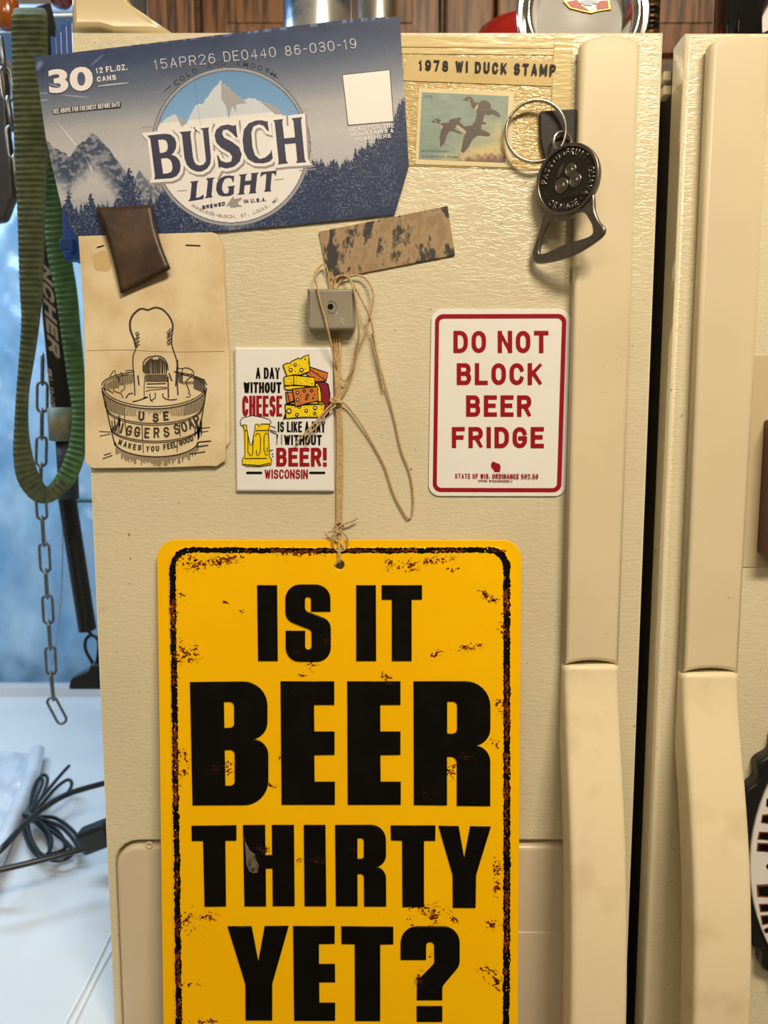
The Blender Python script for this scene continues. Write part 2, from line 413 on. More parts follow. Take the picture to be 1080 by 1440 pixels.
M['door'] = pebble('cream_embossed_enamel', CREAM)
M['side'] = mat('cream_smooth_enamel', CREAM, 0.35, var=0.04, vscale=8)
M['handle'] = mat('aged_cream_plastic', alb(224, 199, 149), 0.38, var=0.05, vscale=14, bump=0.08, bscale=90)
M['worn'] = mat('grubby_cream_plastic', alb(238, 211, 158), 0.42, c2=alb(212, 182, 128), lo=0.52, hi=0.75, vscale=26, detail=8, bump=0.1, bscale=120)
M['hinge'] = mat('glossy_cream_plastic', alb(214, 186, 130), 0.12, coat=0.5)
M['gasket'] = mat('dark_gasket', (0.02, 0.015, 0.01), 0.6)
M['panel'] = mat('dispenser_plate', alb(219, 194, 150), 0.3, var=0.03, vscale=12)
M['black_rubber'] = mat('black_rubber', alb(52, 47, 42), 0.55, var=0.15, vscale=60, bump=0.3, bscale=150, spec=.25)
M['steel'] = mat('polished_steel', (0.62, 0.58, 0.52), 0.22, 1.0)
M['pewter'] = mat('pewter', (0.24, 0.22, 0.20), 0.34, 1.0, var=0.15, vscale=300)
M['pewter_dark'] = mat('dark_pewter', (0.045, 0.04, 0.035), 0.5, 0.7)
M['chrome'] = mat('chrome', (0.75, 0.76, 0.78), 0.08, 1.0)
M['black'] = mat('black_plastic', (0.008, 0.008, 0.008), 0.35)
M['gloss_black'] = mat('gloss_black', (0.004, 0.003, 0.003), 0.06, coat=1.0)
M['white'] = mat('white_enamel', alb(241, 228, 204), 0.28, var=0.02, vscale=20)
M['red'] = mat('red_print', alb(156, 20, 30), 0.35, spec=.2)
M['ink'] = mat('black_ink', (0.004, 0.003, 0.003), 0.4, spec=.15)
M['yellow'] = mat('yellow_enamel', (0.92, 0.50, 0.0), 0.25, c2=(0.95, 0.55, 0.0), lo=0.3, hi=0.7, vscale=7, spec=0.22)
M['sign_black'] = mat('sign_black', (0.003, 0.0025, 0.002), 0.28, c2=(0.005, 0.0045, 0.004), lo=0.4, hi=0.7, vscale=60, spec=0.16)
M['rust'] = mat('printed_rust', (0.26, 0.05, 0.008), 0.4, c2=(0.10, 0.02, 0.004), lo=0.4, hi=0.6, vscale=300, spec=.2)
M['twine'] = mat('jute_twine', alb(202, 162, 102), 0.75, var=0.3, vscale=900, bump=0.6, bscale=1500)
M['oak'] = mat('oak', rgb(124, 80, 42), 0.45, c2=rgb(54, 32, 15), lo=0.42, hi=0.62, vscale=26, stretch=(6, 6, 0.5), detail=6, bump=0.1, bscale=200)
M['oak_h'] = mat('oak_rail', rgb(82, 50, 27), 0.45, c2=rgb(42, 25, 13), lo=0.42, hi=0.62, vscale=26, stretch=(0.5, 6, 6), detail=6)
M['paint'] = mat('wall_paint', rgb(205, 198, 180), 0.7, bump=0.05, bscale=300)
M['floor'] = mat('concrete', rgb(110, 106, 100), 0.6, var=0.15, vscale=6)

# ------------------------------------------------------------------ numpy noise and print rasters
_r = np.random.RandomState(7); _TAB = _r.rand(256, 256)
def vn(x, y):
    xi = np.floor(x).astype(int); yi = np.floor(y).astype(int); fx = x - xi; fy = y - yi
    fx = fx * fx * (3 - 2 * fx); fy = fy * fy * (3 - 2 * fy)
    a = _TAB[xi % 256, yi % 256]; b = _TAB[(xi + 1) % 256, yi % 256]; c = _TAB[xi % 256, (yi + 1) % 256]; d = _TAB[(xi + 1) % 256, (yi + 1) % 256]
    return (a * (1 - fx) + b * fx) * (1 - fy) + (c * (1 - fx) + d * fx) * fy
def fbm(x, y, o=4):
    s = 0; a = 0.5; t = 0
    for i in range(o):
        s = s + a * vn(x * 2 ** i + 17 * i, y * 2 ** i + 31 * i); t += a; a *= 0.5
    return s / t
def inside(poly, X, Y):
    r = np.zeros(X.shape, bool); n = len(poly)
    for i in range(n):
        x0, y0 = poly[i][:2]; x1, y1 = poly[(i + 1) % n][:2]
        if y0 == y1: continue
        c = ((Y >= y0) != (Y >= y1)) & (X < (x1 - x0) * (Y - y0) / (y1 - y0) + x0)
        r ^= c
    return r
def mixc(C, m, col, k=1.0):
    m = (m * k)[..., None] if not np.isscalar(m) else m
    return C * (1 - m) + np.array(col, float) * m
def raster(pl, outline, pitch, fn, off, back=0.0):
    """a clipped grid whose vertices carry a printed colour; fn(X,Y)->sRGB 0..255 array"""
    xs = [p[0] for p in outline]; ys = [p[1] for p in outline]
    x0, x1, y0, y1 = min(xs), max(xs), min(ys), max(ys)
    nx = int((x1 - x0) / pitch) + 1; ny = int((y1 - y0) / pitch) + 1
    bm = bmesh.new(); bmesh.ops.create_grid(bm, x_segments=nx, y_segments=ny, size=0.5)
    for v in bm.verts: v.co = Vector((x0 + (v.co.x + .5) * (x1 - x0), y0 + (v.co.y + .5) * (y1 - y0), 0))
    cx = sum(xs) / len(xs); cy = sum(ys) / len(ys); N = len(outline)
    for i in range(N):
        a = Vector((*outline[i][:2], 0)); b = Vector((*outline[(i + 1) % N][:2], 0)); d = b - a
        nn = Vector((d.y, -d.x, 0)).normalized()
        if nn.dot(Vector((cx, cy, 0)) - a) > 0: nn = -nn
        bmesh.ops.bisect_plane(bm, geom=bm.verts[:] + bm.edges[:] + bm.faces[:], plane_co=a, plane_no=nn, clear_outer=True, dist=1e-5)
    me = bpy.data.meshes.new('r'); bm.to_mesh(me); bm.free()
    n = len(me.vertices); c = np.empty(n * 3); me.vertices.foreach_get('co', c); c = c.reshape(-1, 3)
    X, Y = c[:, 0], c[:, 1]
    K = fn(X, Y); K = np.clip(K, 0, 255) / 255.0
    lin = np.where(K <= 0.04045, K / 12.92, ((K + 0.055) / 1.055) ** 2.4)
    lin = np.clip(lin / np.array(WL) * 0.80, 0, 0.95)
    at = me.color_attributes.new('Col', 'FLOAT_COLOR', 'POINT')
    at.data.foreach_set('color', np.concatenate([lin, np.ones((n, 1))], 1).astype(np.float32).ravel())
    d = np.array(FWD)[None, :] + np.array([1, 0, 0])[None, :] * ((X - 540) / F)[:, None] + np.array(UPV)[None, :] * ((720 - Y) / F)[:, None]
    nn = np.array(pl.n); t = float((pl.o - CAM).dot(pl.n)) / (d @ nn)
    P = np.array(CAM)[None, :] + d * t[:, None] + nn[None, :] * off
    me.vertices.foreach_set('co', P.ravel()); me.update()
    bm = bmesh.new(); bm.from_mesh(me); bm.faces.ensure_lookup_table()
    if bm.faces[0].normal.dot(pl.n) < 0: bmesh.ops.reverse_faces(bm, faces=bm.faces)
    bm.to_mesh(me); bm.free()
    return me

# ------------------------------------------------------------------ the room
WX0, WX1, WY0, WY1, CZ = -1.9, 2.0, -2.6, 0.80, 2.5
struct('floor', box(WX0, WX1, WY0, WY1, -0.05, 0.0), M['floor'])
struct('ceiling', box(WX0, WX1, WY0, WY1, CZ, CZ + 0.05), M['paint'])
struct('wall_back', box(WX0, WX1, WY1, WY1 + 0.05, 0, CZ), mat('slatwall_grey', rgb(150, 152, 150), 0.6, var=0.05, vscale=10))
struct('wall_front', box(WX0, WX1, WY0 - 0.05, WY0, 0, CZ), M['paint'])
struct('wall_left', box(WX0 - 0.05, WX0, WY0, WY1, 0, CZ), M['paint'])
struct('wall_right', box(WX1, WX1 + 0.05, WY0, WY1, 0, CZ), M['paint'])

# ------------------------------------------------------------------ refrigerator
ZT = DOOR.uv(500, 45)[1]
XL = DOOR.uv(100, 46)[0]; XR = DOOR.uv(933, 46)[0]
XR0 = DOOR.uv(965, 46)[0]; XR1 = XR0 + 0.44
ZB = 0.10
fr = thing('refrigerator', 'cream side-by-side refrigerator with embossed doors and long plastic handles', 'refrigerator', ((XL + XR1) / 2, 0.38, 0))
part('cabinet_body', box(XL + 0.004, XR1 - 0.004, 0.072, 0.74, 0.02, ZT - 0.004, 0.004), M['side'], fr)
part('kick_plate', box(XL + 0.02, XR1 - 0.02, 0.05, 0.08, 0.0, 0.09, 0.003), M['black'], fr)
part('door_gasket', box(XL + 0.012, XR1 - 0.012, 0.060, 0.073, ZB + 0.01, ZT - 0.012, 0.002), M['gasket'], fr)
def slab(outs, y_front, thick, bev):
    me = curve_mesh([fillet(o) for o in outs], thick / 2 - bev, bev, -bev, 3)
    me.transform(Plane(y_front + thick / 2).mat()); return me
hx0 = DOOR.uv(163, 1250)[0]; hx1 = DOOR.uv(815, 1200)[0]; hz1 = DOOR.uv(500, 1182)[1]; hz0 = hz1 - 0.42
ldoor = part('door', slab([[(XL, ZB), (XR, ZB), (XR, ZT), (XL, ZT)], [(hx0, hz0, .015), (hx1, hz0, .015), (hx1, hz1, .015), (hx0, hz1, .018)]], 0.0, 0.06, 0.0016), M['door'], fr, label='freezer door covered in magnets')
part('dispenser_panel', join([slab([[(hx0 - .0035, hz0 - .01), (hx1 + .01, hz0 - .01), (hx1 + .01, hz1 + .01), (hx0 - .0035, hz1 + .01)]], 0.008, 0.03, 0.001),
     slab([[(hx0 + .0003, hz0 + .002, .012), (hx1 - .002, hz0 + .002, .012), (hx1 - .002, hz1 - .0045, .012), (hx0 + .0003, hz1 - .0045, .016)]], 0.0006, 0.02, 0.003)]), M['panel'], ldoor)
px0 = DOOR.uv(232, 1330)[0]; px1 = DOOR.uv(795, 1330)[0]; pz1 = DOOR.uv(500, 1311)[1]
part('dispenser_plate', slab([[(px0, hz0 + .02, .004), (px1, hz0 + .02, .004), (px1, pz1, .006), (px0, pz1, .006)]], -0.0002, 0.003, 0.0005),
     mat('label_plate', alb(222, 196, 156), 0.25), ldoor)
part('dispenser_tray', box(-0.08, 0.05, -0.03, 0.0, hz0 + 0.06, hz0 + 0.075, 0.003), M['worn'], ldoor)
rdoor = part('door', slab([[(XR0, ZB), (XR1, ZB), (XR1, ZT), (XR0, ZT)]], 0.0, 0.024, 0.0028), M['door'], fr)
part('door_liner', box(XR0 + .006, XR1 - .02, .023, .0605, ZB + .01, ZT - .004, .002), M['gasket'], rdoor)
HP = Plane(-0.012)
zc_ = HP.uv(500, 60)[1]; za_ = HP.uv(500, 47)[1]
def arc(x0, x1, za, zm, n=10):
    return [(x0 + (x1 - x0) * k / n, za + (zm - za) * math.sin(math.pi * k / n) ** 0.7) for k in range(n + 1)]
def handle(parent, xa, xb, seam):
    zs = HP.uv(500, seam)[1]; zsm = zs + 0.0035
    o = arc(xa, xb, zs + 0.0006, zsm + 0.0006)
    o += [(x, z) for x, z in reversed(arc(xa, xb, zc_, za_))]
    me = curve_mesh([o], 0.006 - 0.003, 0.003, -0.003, 3); me.transform(Plane(-0.006).mat())
    part('handle_trim', me, M['handle'], parent)
    rings = []
    N = 60; zend = zs - 0.62
    for i in range(N + 1):
        z = zs + (zend - zs) * (i / N) ** 1.25
        d = zs - z
        f = 0.0132 + 0.046 * (1 - math.exp(-(d / 0.11) ** 1.5))
        if z < zend + 0.12: f = 0.0132 + (f - 0.0132) * math.sin(math.pi / 2 * (z - zend) / 0.12)
        th = min(f - 0.0005, 0.026); r = 0.004
        ring = []
        w0 = xa - 0.0004; w1 = xb + 0.0004 * 0
        for (cx, cy, a0) in ((w0 + r, -f + r, 180), (w1 - r, -f + r, 270), (w1 - r, -f + th - r, 0), (w0 + r, -f + th - r, 90)):
            for k in range(5):
                a = math.radians(a0 + 22.5 * k)
                x = cx + r * math.cos(a); y = cy + r * math.sin(a)
                zz = z + (0.0035 * math.sin(math.pi * min(max((x - w0) / (w1 - w0), 0), 1)) ** 0.7) * math.exp(-d / 0.01)
                ring.append(Vector((x, y, zz)))
        rings.append(ring)
    part('handle_grip', loft(rings), M['worn'], parent, sm=True)
handle(ldoor, HP.uv(806, 500)[0], HP.uv(886, 500)[0], 938)
handle(rdoor, HP.uv(981, 500)[0], HP.uv(1063, 500)[0], 949)
# hinge cover on the left of the top edge
HG = Plane(0.004)
me = shape(HG, [[(99, 43), (99, -40, 14), (160, -40, 20), (178, 0, 30), (246, 46.5), (160, 46), (140, 40, 14), (108, 40, 8)]], 0.07, -0.07, 0.004)
part('hinge_cover', me, M['hinge'], fr)
part('hinge_pin', lathe([(0, 0), (0.011, 0), (0.011, 0.01), (0, 0.01)], Vector((HG.uv(124, 40)[0], 0.03, ZT - 0.002)), seg=24), M['gasket'], fr)
# white gasket clips seen in the gap between the doors
for py in (108, 128):
    c = aty(936, py, 0.03); part('hinge_clip', box(c.x - .002, c.x + .0035, .028, .04, c.z - .003, c.z + .003, .0008), M['side'], fr)

# ------------------------------------------------------------------ oak cabinet above the refrigerator
CY = 0.46
cab = thing('oak_cabinet', 'brown oak wall cabinet with raised panel doors above the refrigerator', 'cabinet', (0.25, 0.63, 1.76))
cx0 = aty(196, 20, CY).x; z0c, z1c = 1.80, 2.44
part('cabinet_box', box(cx0, 1.6, CY + 0.022, 0.795, z0c, z1c), M['oak'], cab)
def oak_door(x0, x1):
    d = part('door', box(x0, x1, CY + 0.012, CY + 0.021, z0c + .01, z1c - .01), M['oak_h'], cab)
    sw = 0.058
    part('stile', box(x0, x0 + sw, CY, CY + 0.02, z0c + .01, z1c - .01, .003), M['oak'], d)
    part('stile', box(x1 - sw, x1, CY, CY + 0.02, z0c + .01, z1c - .01, .003), M['oak'], d)
    part('rail', box(x0 + sw, x1 - sw, CY, CY + 0.019, z0c + .01, z0c + .01 + sw * 1.0, .003), M['oak_h'], d)
    part('rail', box(x0 + sw, x1 - sw, CY, CY + 0.019, z1c - .01 - sw, z1c - .01, .003), M['oak_h'], d)
    bm = bmesh.new()
    a = (x0 + sw + .004, x1 - sw - .004, z0c + .014 + sw, z1c - .014 - sw)
    rr = []
    for ins, y in ((0, CY + .012), (.004, CY + .006), (.035, CY + .0025), (.036, CY + .001)):
        rr.append([bm.verts.new((a[0] + ins, y, a[2] + ins)), bm.verts.new((a[1] - ins, y, a[2] + ins)), bm.verts.new((a[1] - ins, y, a[3] - ins)), bm.verts.new((a[0] + ins, y, a[3] - ins))])
    for i in range(3):
        for k in range(4): bm.faces.new((rr[i][k], rr[i][(k + 1) % 4], rr[i + 1][(k + 1) % 4], rr[i + 1][k]))
    bm.faces.new(rr[-1]); me = bpy.data.meshes.new('p'); bm.to_mesh(me); bm.free()
    part('raised_panel', me, M['oak'], d)
dx = [aty(p, 20, CY).x for p in (205, 697, 1200)]
oak_door(dx[0], dx[1] - .002); oak_door(dx[1] + .002, dx[2]); oak_door(dx[2] + .004, 1.58)

# ------------------------------------------------------------------ yellow tin sign
zt_ = DOOR.uv(478, 760)[1]
SG = Plane(-0.0045, 0.0, zt_)
ang = math.radians(3.9)      # the foot of the sign leans out toward the room
SG.v = Vector((0, math.sin(ang), math.cos(ang))); SG.n = Vector((0, -math.cos(ang), math.sin(ang)))
sg = thing('tin_sign', 'yellow embossed tin sign reading IS IT BEER THIRTY YET? hung on twine', 'sign', SG.at(480, 1440))
def L(*pts): return list(pts)
SB = 1560                        # the sign runs on below the frame
def sx(x, y):                    # straighten: same width all the way down
    return x
u0, v0 = SG.uv(223, 900); u1, _ = SG.uv(732, 900); vt = SG.uv(478, 759)[1]; vb = SG.uv(478, 1600)[1]
hole = SG.uv(478, 794)
hc = [(hole[0] + .0031 * math.cos(a * math.pi / 10), hole[1] + .0031 * math.sin(a * math.pi / 10)) for a in range(20)]
me = curve_mesh([fillet([(u0, vb, .013), (u1, vb, .013), (u1, vt, .013), (u0, vt, .013)], 8), hc], 0.0001, 0.0005, -0.0005, 2)
me.transform(SG.mat(0.0006)); part('sheet', me, M['yellow'], sg)
iu0 = SG.uv(239, 900)[0]; iu1 = SG.uv(718, 900)[0]; ivt = SG.uv(478, 769)[1]; ivb = vb + (vt - ivt)
me = curve_mesh([fillet([(iu0, ivb, .011), (iu1, ivb, .011), (iu1, ivt, .011), (iu0, ivt, .011)], 8), hc], 0.0, 0.0008, -0.0008, 3)
me.transform(SG.mat(0.0013)); part('raised_field', me, M['yellow'], sg)
FB = 0.0021                      # face of the raised field
rng = random.Random(5)
# ragged black border with rust in it
def ragged(path, wd, closed, mat_, off, amp, seed, step=2.2, name='border_line'):
    r = random.Random(seed); pts = [Vector(p[:2]) for p in path]; P = []
    for i in range(len(pts) - (0 if closed else 1)):
        a, b = pts[i], pts[(i + 1) % len(pts)]; n = max(1, int((b - a).length / step))
        for k in range(n): P.append(a.lerp(b, k / n))
    if not closed: P.append(pts[-1])
    V = []; Fc = []; N = len(P)
    for i, p in enumerate(P):
        d = (P[(i + 1) % N] - P[i - 1]) if closed or 0 < i < N - 1 else (P[min(i + 1, N - 1)] - P[max(i - 1, 0)])
        d.normalize(); nn = Vector((-d.y, d.x))
        for s in (1, -1):
            hw = wd / 2 + r.uniform(-amp, amp) * 0.7 + amp * (mnoise.noise(Vector((i * .15, s * 9, seed))))
            V.append(SG.at(p.x + nn.x * hw * s, p.y + nn.y * hw * s, off))
    for i in range(N if closed else N - 1):
        j = (i + 1) % N; Fc.append((2 * i, 2 * i + 1, 2 * j + 1, 2 * j))
    return from_py(V, Fc)
lft = [(244, 800), (245, 900), (247, 1000), (248, 1100), (250, 1200), (251, 1300), (253, 1440), (254, 1500)]
rgt = [(712, 800), (712, 900), (712, 1000), (712, 1100), (712, 1200), (712, 1300), (711, 1440), (711, 1500)]
bl = []
cornl = [(244, 802), (246, 788), (252, 779), (262, 774), (276, 772)]
cornr = [(685, 773), (698, 775), (706, 781), (711, 791), (712, 803)]
topl = [(276, 773), (470, 774), (685, 773)]
bl.append(ragged(cornl[::-1][:-1] + lft, 8.5, False, None, FB + .00015, 1.3, 1))
bl.append(ragged(topl, 7.5, False, None, FB + .00015, 1.2, 2))
bl.append(ragged(cornr[:-1] + rgt, 9.5, False, None, FB + .00015, 1.3, 3))
part('border_line', join(bl), M['sign_black'], sg)
def fleck(V, Fc, x, y, s, r, off):
    n = r.choice((4, 5, 6)); b = len(V); a0 = r.uniform(0, 6.3); el = r.uniform(0.5, 1.0); ro = r.uniform(0, 3.14)
    for k in range(n):
        a = a0 + 6.283 * k / n; q = s * r.uniform(0.6, 1.2)
        dx = q * math.cos(a); dy = q * el * math.sin(a)
        V.append(SG.at(x + dx * math.cos(ro) - dy * math.sin(ro), y + dx * math.sin(ro) + dy * math.cos(ro), off))
    Fc.append(tuple(range(b, b + n)))
def cluster(V, Fc, cx, cy, w_, h_, n, off, seed, smax=2.2, ang=0.0, streak=0.35):
    r = random.Random(seed)
    for i in range(n):
        gx = r.gauss(0, .38); gy = r.gauss(0, .38)
        d = math.hypot(gx, gy)
        x = gx * w_; y = gy * h_
        X = cx + x * math.cos(ang) - y * math.sin(ang); Y = cy + x * math.sin(ang) + y * math.cos(ang)
        s = max(0.55, smax * (1 - 1.1 * d) * r.uniform(.4, 1.1))
        fleck(V, Fc, X, Y, s, r, off)
        if r.random() < streak:
            k = r.randint(2, 5); dd = r.uniform(-.6, .6) + ang
            for j in range(k): fleck(V, Fc, X + j * 1.6 * math.cos(dd), Y + j * 1.6 * math.sin(dd), s * r.uniform(.5, .9), r, off)
V, Fc = [], []
CL = [(270, 788, 40, 16, 46, 0), (300, 792, 60, 16, 60, -.2), (320, 785, 50, 12, 40, -.2), (272, 800, 16, 12, 14, 0), (256, 838, 8, 12, 9, 1), (246, 865, 10, 60, 30, 1.5), (425, 778, 70, 9, 55, 0), (545, 794, 14, 14, 22, 1),
      (570, 795, 34, 14, 34, 0), (615, 788, 60, 9, 46, -.1), (635, 800, 24, 8, 12, 0), (680, 835, 18, 12, 22, .7), (690, 842, 16, 10, 16, .5), (708, 858, 8, 26, 14, 1.3), (262, 918, 26, 14, 30, -.4), (264, 928, 24, 8, 20, -.1),
      (252, 912, 12, 34, 26, 1.5), (276, 915, 12, 22, 12, 1), (660, 908, 36, 9, 30, -.15), (610, 919, 18, 7, 14, -.4), (317, 846, 5, 3, 3, .5), (341, 858, 9, 4, 5, .4), (704, 884, 12, 18, 12, 1), (438, 934, 9, 22, 16, 1.2),
      (424, 946, 6, 12, 8, 1.4), (540, 951, 12, 16, 18, 1), (696, 1043, 18, 10, 10, .4), (257, 1060, 22, 16, 22, .6), (260, 1084, 16, 20, 16, .8), (320, 1078, 26, 18, 30, -.3), (382, 1102, 10, 6, 8, .5), (394, 1063, 6, 10, 6, 1),
      (632, 1080, 18, 26, 30, .9), (262, 1288, 30, 20, 34, -.3), (292, 1287, 22, 18, 30, 0), (264, 1305, 22, 16, 18, -.6), (600, 1276, 60, 14, 52, .1), (607, 1288, 18, 22, 30, 1.2), (577, 1292, 10, 16, 8, 1.8), (636, 1290, 16, 8, 10, .6),
      (698, 1222, 12, 40, 34, 1.4), (697, 1245, 10, 26, 22, 1.3), (690, 1296, 18, 14, 16, 1), (686, 1366, 34, 18, 26, .7), (698, 1378, 14, 34, 24, 1.4), (268, 1380, 26, 10, 12, 0), (282, 1438, 50, 18, 40, -.2), (700, 990, 10, 20, 12, 1.4),
      (708, 1000, 6, 26, 12, 1.5), (709, 1110, 6, 30, 12, 1.5), (590, 1372, 10, 18, 24, 1.1), (604, 1341, 6, 8, 4, .4), (417, 1208, 20, 7, 14, -.4), (374, 1190, 16, 12, 18, .6), (434, 1207, 26, 10, 12, -.3), (246, 950, 5, 40, 16, 1.5), (249, 1090, 5, 60, 22, 1.5)]
for i, (a, b, c, d, n, g) in enumerate(CL): cluster(V, Fc, a, b, c, d, int(n * 1.1), FB + .0003, 100 + i, 3.2, ang=g if abs(g) < .9 else 0, streak=.3)
STF = part('rust_print', from_py(V, Fc), M['rust'], sg); tag(STF, kind='stuff')
# rust showing along the black border
V, Fc = [], []; r = random.Random(8)
for side in (lft, rgt):
    for k in range(26):
        y = r.uniform(800, 1440); x = np.interp(y, [p[1] for p in side], [p[0] for p in side])
        for j in range(r.randint(4, 16)): fleck(V, Fc, x + r.gauss(0, 1.6), y + j * 1.9, r.uniform(1.1, 2.6), r, FB + .00035 + j * 2e-6)
for k in range(26):
    x = r.uniform(262, 700)
    for j in range(r.randint(3, 10)): fleck(V, Fc, x + j * 1.9, 774 + r.gauss(0, 1.4), r.uniform(1.0, 2.0), r, FB + .00035 + j * 2e-6)
STF = part('border_rust', from_py(V, Fc), M['rust'], sg); tag(STF, kind='stuff')
V, Fc = [], []
for side in (lft, rgt):
    for k in range(60):
        y = r.uniform(795, 1440); x = np.interp(y, [p[1] for p in side], [p[0] for p in side])
        fleck(V, Fc, x + r.choice((-3.6, 3.6, 0.5)) + r.gauss(0, .8), y, r.uniform(.6, 1.5), r, FB + .0005)
for k in range(50): fleck(V, Fc, r.uniform(265, 700), 774 + r.choice((-3, 3, 0)) + r.gauss(0, .8), r.uniform(.6, 1.3), r, FB + .0005)
STF = part('paint_chips', from_py(V, Fc), M['yellow'], sg); tag(STF, kind='stuff')
c1 = (350, 810, 4.1538); c2_ = (260, 940, 4.6957); c3 = (480, 940, 4.6957); c4 = (260, 1150, 4.6957); c5 = (460, 1150, 4.5); c6 = (310, 1290, 6.0); c7 = (470, 1290, 5.684)
LET = [
 (c1, [[(52, 50), (168, 50), (172, 490), (58, 490)]]),
 (c1, [[(478, 203), (478, 46, 85), (216, 46, 85), (216, 252, 70), (368, 312, 25), (368, 424, 18), (331, 424, 18), (331, 315), (218, 315), (218, 494, 80), (480, 494, 80), (480, 255, 70), (330, 198, 25), (330, 118, 17), (365, 118, 17), (365, 203)]]),
 (c1, [[(628, 50), (742, 50), (744, 490), (628, 490)]]),
 (c1, [[(776, 50), (1010, 50), (1010, 133), (950, 133), (950, 490), (835, 490), (835, 133), (776, 133)]]),
 (c2_, [[(40, 83), (549, 77, 160), (549, 440, 110), (455, 457), (555, 478, 105), (555, 890, 160), (57, 892)], [(263, 212), (330, 212, 30), (330, 384, 30), (266, 384)], [(268, 528), (334, 528, 30), (334, 764, 30), (272, 764)]]),
 (c2_, [[(635, 78), (988, 78), (988, 232), (855, 232), (857, 408), (990, 408), (990, 560), (857, 562), (859, 738), (992, 738), (992, 888), (642, 888)]]),
 (c3, [[(40, 78), (390, 78), (390, 232), (257, 232), (258, 408), (390, 408), (390, 560), (258, 562), (260, 738), (392, 738), (392, 888), (44, 888)]]),
 (c3, [[(476, 78), (981, 76, 165), (981, 468, 110), (885, 500), (980, 520, 105), (980, 897), (760, 895), (760, 573, 40), (696, 573), (696, 892), (478, 890)], [(697, 210), (762, 210, 30), (762, 422, 30), (697, 422)]]),
 (c4, [[(50, 42), (345, 38), (345, 137), (272, 138), (277, 570), (136, 572), (126, 140), (52, 140)]]),
 (c4, [[(388, 37), (534, 36), (536, 235), (580, 233), (578, 36), (723, 36), (728, 568), (584, 568), (582, 320), (538, 322), (540, 570), (398, 570)]]),
 (c4, [[(788, 36), (930, 36), (936, 569), (793, 569)]]),
 (c5, [[(52, 35), (372, 33, 95), (373, 285, 75), (312, 298), (373, 312, 75), (374, 547), (235, 547), (233, 342, 22), (193, 342), (194, 545), (57, 545)], [(193, 117), (233, 117, 18), (233, 248, 18), (193, 248)]]),
 (c5, [[(402, 38), (684, 38), (683, 133), (612, 133), (612, 551), (476, 550), (474, 132), (404, 130)]]),
 (c5, [[(703, 40), (830, 42), (865, 240), (902, 43), (1033, 45), (940, 350), (937, 556), (793, 555), (792, 350)]]),
 (c6, [[(67, 58), (268, 57), (325, 350), (378, 56), (580, 54), (442, 540), (442, 845), (218, 845), (216, 540)]]),
 (c6, [[(617, 56), (966, 56), (966, 202), (834, 204), (834, 375), (968, 375), (970, 525), (836, 525), (838, 700), (970, 700), (970, 848), (626, 848)]]),
 (c7, [[(58, 55), (472, 58), (472, 195), (368, 197), (368, 805), (167, 805), (165, 195), (60, 193)]]),
 (c7, [[(530, 320), (530, 55, 130), (1000, 55, 130), (1000, 365, 110), (862, 530, 60), (862, 640), (658, 640), (660, 490, 60), (797, 350, 50), (797, 178, 31), (733, 178, 31), (733, 320)], [(658, 690), (862, 690), (862, 812), (658, 812)]]),
]
for c, outs in LET:
    part('letter', shape(SG, [T(*c, o) for o in outs], 0.0014, FB - 0.0002, 0.0005, bres=2, fn=8), M['sign_black'], sg)
# print wear on the black letters
V, Fc = [], []
for i, (a, b, c, d, n) in enumerate([(300, 1078, 30, 12, 14), (652, 1062, 22, 14, 30), (598, 1114, 26, 8, 18), (545, 960, 12, 8, 7), (455, 898, 12, 8, 9), (418, 914, 10, 8, 7), (430, 975, 20, 12, 8), (368, 1192, 20, 16, 26), (448, 1208, 26, 12, 26), (497, 1190, 12, 18, 10), (588, 1374, 12, 14, 30), (308, 1077, 20, 10, 12)]):
    cluster(V, Fc, a, b, c, d, n, FB + .00135, 300 + i, 1.7)
STF = part('letter_wear', from_py(V, Fc), mat('letter_wear', (0.07, 0.016, 0.006), 0.45), sg); tag(STF, kind='stuff')
me = shape(SG, [T(*c4, [(398, 110), (408, 150), (440, 205), (470, 225), (478, 270), (495, 300), (485, 345), (455, 350), (430, 335), (412, 290), (408, 220)])], 0.0001, FB + 0.00125)
part('scraped_patch', me, mat('scraped_print', (0.16, 0.13, 0.09), 0.5, c2=(0.03, 0.025, 0.02), lo=.45, hi=.6, vscale=260), sg)

# ------------------------------------------------------------------ white and red magnet sign
W = Plane(-0.0002)
ns = thing('magnet_sign', 'white magnet sign with red border reading DO NOT BLOCK BEER FRIDGE', 'magnet', W.at(700, 697))
n0 = (580, 420, 4.5)
part('magnet_sheet', shape(W, [T(*n0, [(120, 68, 72), (1000, 68, 72), (967, 1250, 72), (100, 1248, 72)])], 0.0012, 0, 0.0002, fn=10), M['white'], ns)
part('sign_border', shape(W, [T(*n0, [(143, 100, 52), (972, 98, 52), (938, 1224, 52), (127, 1222, 52)]), T(*n0, [(168, 128, 30), (944, 126, 30), (911, 1198, 30), (153, 1196, 30)])], 0.0, 0.0014, fn=10), M['red'], ns)
rows = [('DO NOT', (258, 205, 858, 345)), ('BLOCK', (279, 409, 818, 547)), ('BEER', (338, 612, 750, 747)), ('FRIDGE', (248, 812, 829, 945))]
for body, (a, b, c, d) in rows:
    q = [(580 + x / 4.5, 420 + y / 4.5) for x, y in ((a, b), (c, b), (c, d), (a, d))]
    part('lettering', stroke_text(W, body, q, 6.1, .36, 0.0014), M['red'], ns)
